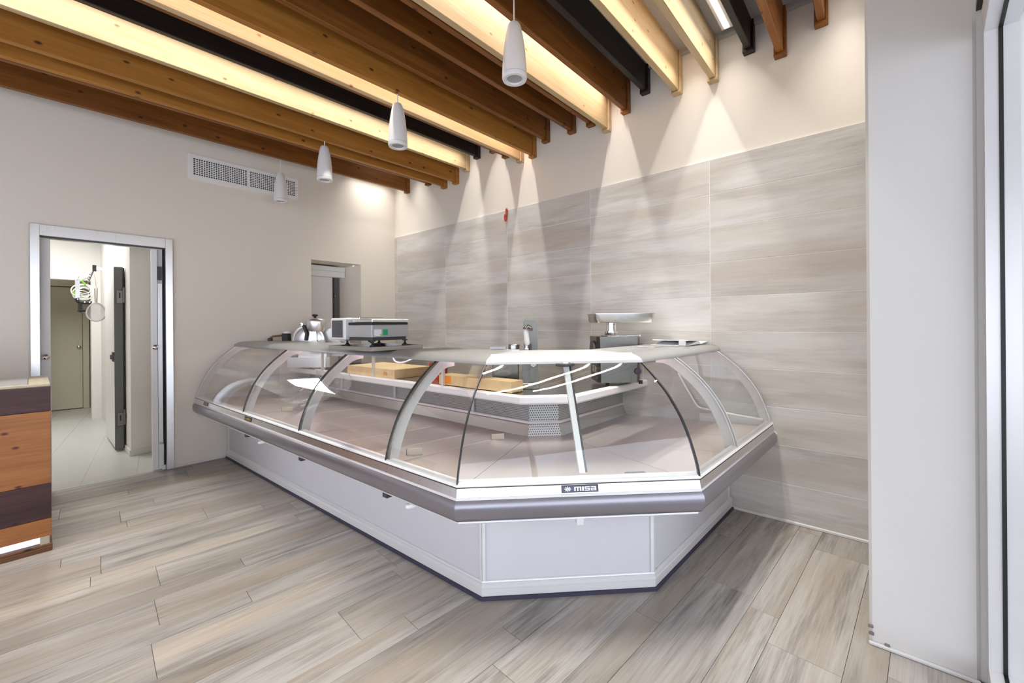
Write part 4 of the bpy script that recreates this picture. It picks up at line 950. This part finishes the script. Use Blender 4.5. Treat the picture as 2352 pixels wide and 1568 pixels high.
# tray with rounded corners and open top
def rr(w, d_, r_, n=5):
    out = []
    for cx_, cy_, a0 in ((w - r_, d_ - r_, 0), (-w + r_, d_ - r_, 90), (-w + r_, -d_ + r_, 180), (w - r_, -d_ + r_, 270)):
        out += [(cx_ + r_ * math.cos(R(a0 + 90 * k / n)), cy_ + r_ * math.sin(R(a0 + 90 * k / n))) for k in range(n + 1)]
    return out
def loft(rings, close_bottom=True):
    n = len(rings[0]); m = MB(); vs = [p for r_ in rings for p in r_]
    fs = [(j * n + i, j * n + (i + 1) % n, (j + 1) * n + (i + 1) % n, (j + 1) * n + i) for j in range(len(rings) - 1) for i in range(n)]
    fs += [tuple(range(n - 1, -1, -1)), tuple(range((len(rings) - 1) * n, len(rings) * n))] if close_bottom else []
    return m.add(vs, fs)
T0, T1 = rr(.255, .16, .05), rr(.272, .175, .055)
tr = loft([[(x, y, .55) for x, y in rr(.22, .13, .04)], [(x, y, .552) for x, y in T0], [(x, y, .565) for x, y in rr(.262, .167, .05)], [(x, y, .632) for x, y in T1], [(x, y, .634) for x, y in rr(.28, .183, .06)],
           [(x, y, .630) for x, y in rr(.28, .183, .06)], [(x, y, .628) for x, y in rr(.268, .171, .05)], [(x, y, .570) for x, y in rr(.256, .161, .05)], [(x, y, .556) for x, y in rr(.21, .12, .04)]]).build('feed_tray', STEEL, t, True)
MB().lathe([(.028, 0), (.030, .012), (.026, .02), (0, .022)], 16, fn=lambda p: (.10 + p[0], -.19 - p[2], .13 + p[1])).build('switch_knob', plain('purple_knob', (.06, .04, .09), .4), t, True)
MB().lathe([(.008, 0), (.008, .012), (0, .014)], 10, (.15, -.10, .43)).build('lid_screw', CHROME, t)
MB().bbox((-.15, -.15, .43), (.13, .12, .437), .003).build('lid', STEEL, t)
# patty press
t = thing('patty_press', 'tall steel patty press with side lever behind the corner of the counter', 'press', (2.805, 2.255, 1.033), CR)
MB().bbox((-.075, -.10, 0), (.085, .07, .05), .006).build('base', STEEL_K, t)
col_ = [(-.060, .05), (.062, .05), (.052, .555), (.040, .580), (-.050, .580), (-.060, .560)]
MB().prism(col_, lambda p, q_, y: (p + .02, y, q_), -.04, .07).build('column', STEEL_K, t)
MB().prism([(-.062, .05), (-.01, .05), (-.01, .27), (-.03, .29), (-.062, .29)], lambda p, q_, y: (p, y, q_), -.095, -.04).build('side_block', STEEL_K, t)
MB().lathe([(.020, 0), (.026, .02), (.024, .10), (.018, .14), (0, .145)], 16, fn=lambda p: (-.015 + p[0] + p[2] * -.1, -.08 + p[1], .37 + p[2])).build('press_handle', HDPE, t, True)
MB().lathe([(.008, .0), (.014, .01), (.026, .03), (.026, .06), (.014, .062), (.014, .09)], 18, (-.02, -.08, .285)).build('press_stem', CHROME, t, True)
m = MB(); m.tube([(-.03, -.10, .50), (-.01, -.10, .535), (.02, -.10, .515)], .012, 8); m.tube([(-.05, -.10, .51), (.03, -.10, .50)], .010, 8); m.build('hinge_fork', CHROME, t, True)
MB().tube([(.012, -.09, .38), (.012, -.09, .27), (.03, -.09, .225)], .009, 8).build('lever', DARK, t, True)
MB().lathe([(.022, 0), (.024, .012), (.012, .02), (0, .022)], 16, fn=lambda p: (.035 + p[0], -.11 - p[2], .215 + p[1])).build('pivot_bolt', CHROME, t, True)
# steel beaker on a white box beside the press
q = Vector((2.805, 2.255, 0)) + Vector((_R.x, _R.y, 0)) * -.20 + Vector((_F.x, _F.y, 0)) * .09
t = thing('steel_box', 'closed steel box with a bowl on top behind the counter corner', 'box', (q.x, q.y, 1.033), CR)
MB().bbox((-.115, -.055, 0), (.115, .06, .315), .006).build('body', STEEL_K, t)
MB().bbox((-.12, -.058, .315), (.12, .065, .325), .003).build('lid', STEEL, t)
o_ = Vector((_R.x, _R.y, 0))
p = q + o_ * .075
t = thing('steel_bowl', 'small round steel bowl standing left of the patty press', 'bowl', (p.x, p.y, 1.359), 0.)
MB().lathe([(.045, 0), (.050, .004), (.051, .036), (.055, .039), (.053, .041), (.048, .037), (.047, .008), (0, .006)], 28).build('bowl', STEEL, t, True)
p = q + o_ * -.06
t = thing('small_carton', 'low white carton with black and yellow marks left of the steel bowl', 'carton', (p.x, p.y, 1.359), CR)
MB().bbox((-.075, -.04, 0), (.06, .04, .026), .002).build('carton', PAPER, t)
for k in range(5): MB().box((-.01 + k * .013, -.03, .0262), (-.003 + k * .013, .0, .027)).build('mark', BLACK if k % 2 else plain('yellow_mark', (.6, .42, .03), .5), t)

# ------------------------------------------------------------------ chilli charm on the tiled wall
t = thing('chilli_charm', 'string of two red chilli charms hanging at the top of the tiled wall', 'charm', (XW - .012, 3.469, 2.84))
def horn(x, y, z0, z1, w, nm):
    pts = spline([(x, y, z1), (x, y + w * .1, (z0 * .4 + z1 * .6)), (x, y + w * .2, z0 * .8 + z1 * .2), (x, y - w * .1, z0)], 4); n = len(pts)
    return MB().tube(pts, [w * (.75 + .25 * math.sin(i / n * 2)) * (1 - (i / (n - 1)) ** 2 * .85) for i in range(n)], 12).build(nm, RED, t, True)
horn(XW - .03, 3.476, 2.86, 2.94, .024, 'chilli'); horn(XW - .03, 3.461, 2.95, 3.005, .016, 'chilli')
MB().lathe([(.008, 0), (.020, .004), (.012, .016), (.003, .03), (0, .03)], 12, (XW - .03, 3.474, 2.938)).build('green_cap', plain('leaf_green', (.08, .32, .07), .5), t, True)
MB().lathe([(.008, 0), (.015, .004), (.008, .016), (.003, .022), (0, .022)], 12, (XW - .03, 3.462, 3.004)).build('green_cap', plain('olive_green', (.20, .22, .06), .5), t, True)
MB().tube([(XW - .03, 3.464, 2.95), (XW - .03, 3.464, 3.03), (XW - .012, 3.464, 3.04)], .0015, 6).build('thread', RED, t)

# ------------------------------------------------------------------ wooden cash desk
DX1, DY0, DY1, DXL = .084, 4.426, 5.20, -1.35
t = thing('cash_desk', 'wooden cash desk clad in orange and plum planks beside the doorway', 'desk', (DXL / 2, 4.8, 0)); 
for z0, z1, mt in ((.992, 1.166, DESK_D), (.481, .990, DESK_O), (.234, .479, DESK_D), (.110, .232, DESK_O)):
    MB().bbox((DXL, DY0, z0), (DX1, DY0 + .02, z1), .002).build('front_plank', mt, t)
    MB().bbox((DX1 - .02, DY0 + .0205, z0), (DX1, DY1, z1), .002).build('side_plank', mt, t)
MB().box((DXL, DY0 + .021, .108), (DX1 - .021, DY1 - .01, 1.16)).build('carcass', DESK_B, t)
for z0, z1 in ((0, .034), (.036, .052)): MB().bbox((DXL, DY0 + (.0 if z0 == 0 else .004), z0), (DX1 + .004, DY1, z1), .002).build('base_plank', DESK_B, t)
MB().box((DXL, DY0 + .05, .052), (DX1 - .055, DY1 - .06, .108)).build('light_band', emit('desk_light_band', (.92, .88, 1.0), .55), t)
MB().box((DX1 - .055, DY0 + .012, .052), (DX1 - .01, DY1 - .02, .108)).build('end_block', PINE, t)
MB().bbox((DXL, DY0 + .001, 1.167), (DX1 - .002, DY0 + .028, 1.184), .002).build('edge_strip', PINE, t)
MB().bbox((DX1 - .105, DY0 + .029, 1.167), (DX1 - .002, DY1, 1.184), .002).build('edge_strip', PINE, t)
MB().bbox((DXL, DY0 + .029, 1.167), (DX1 - .107, DY1, 1.184), .002).build('top', plain('desk_glossy_top', (.62, .63, .62), .08), t)
t = thing('screen_stand', 'pale translucent panel on a foot standing on the cash desk', 'panel', (-.42, 4.86, 1.185), 0.)
MB().bbox((-.12, -.07, 0), (.12, .07, .010), .003).build('foot', WHITE, t)
MB().bbox((-.36, -.006, .020), (.22, .006, .235), .005).build('panel', glass('frosted_panel', (.9, .88, .85), 1.45, .1, .35, (.75, .7, .65)), t)
MB().bbox((-.02, -.01, .008), (.02, .01, .03), .002).build('stem', WHITE, t)
for o in bpy.data.objects:
    if '_abs' in o: del o['_abs']
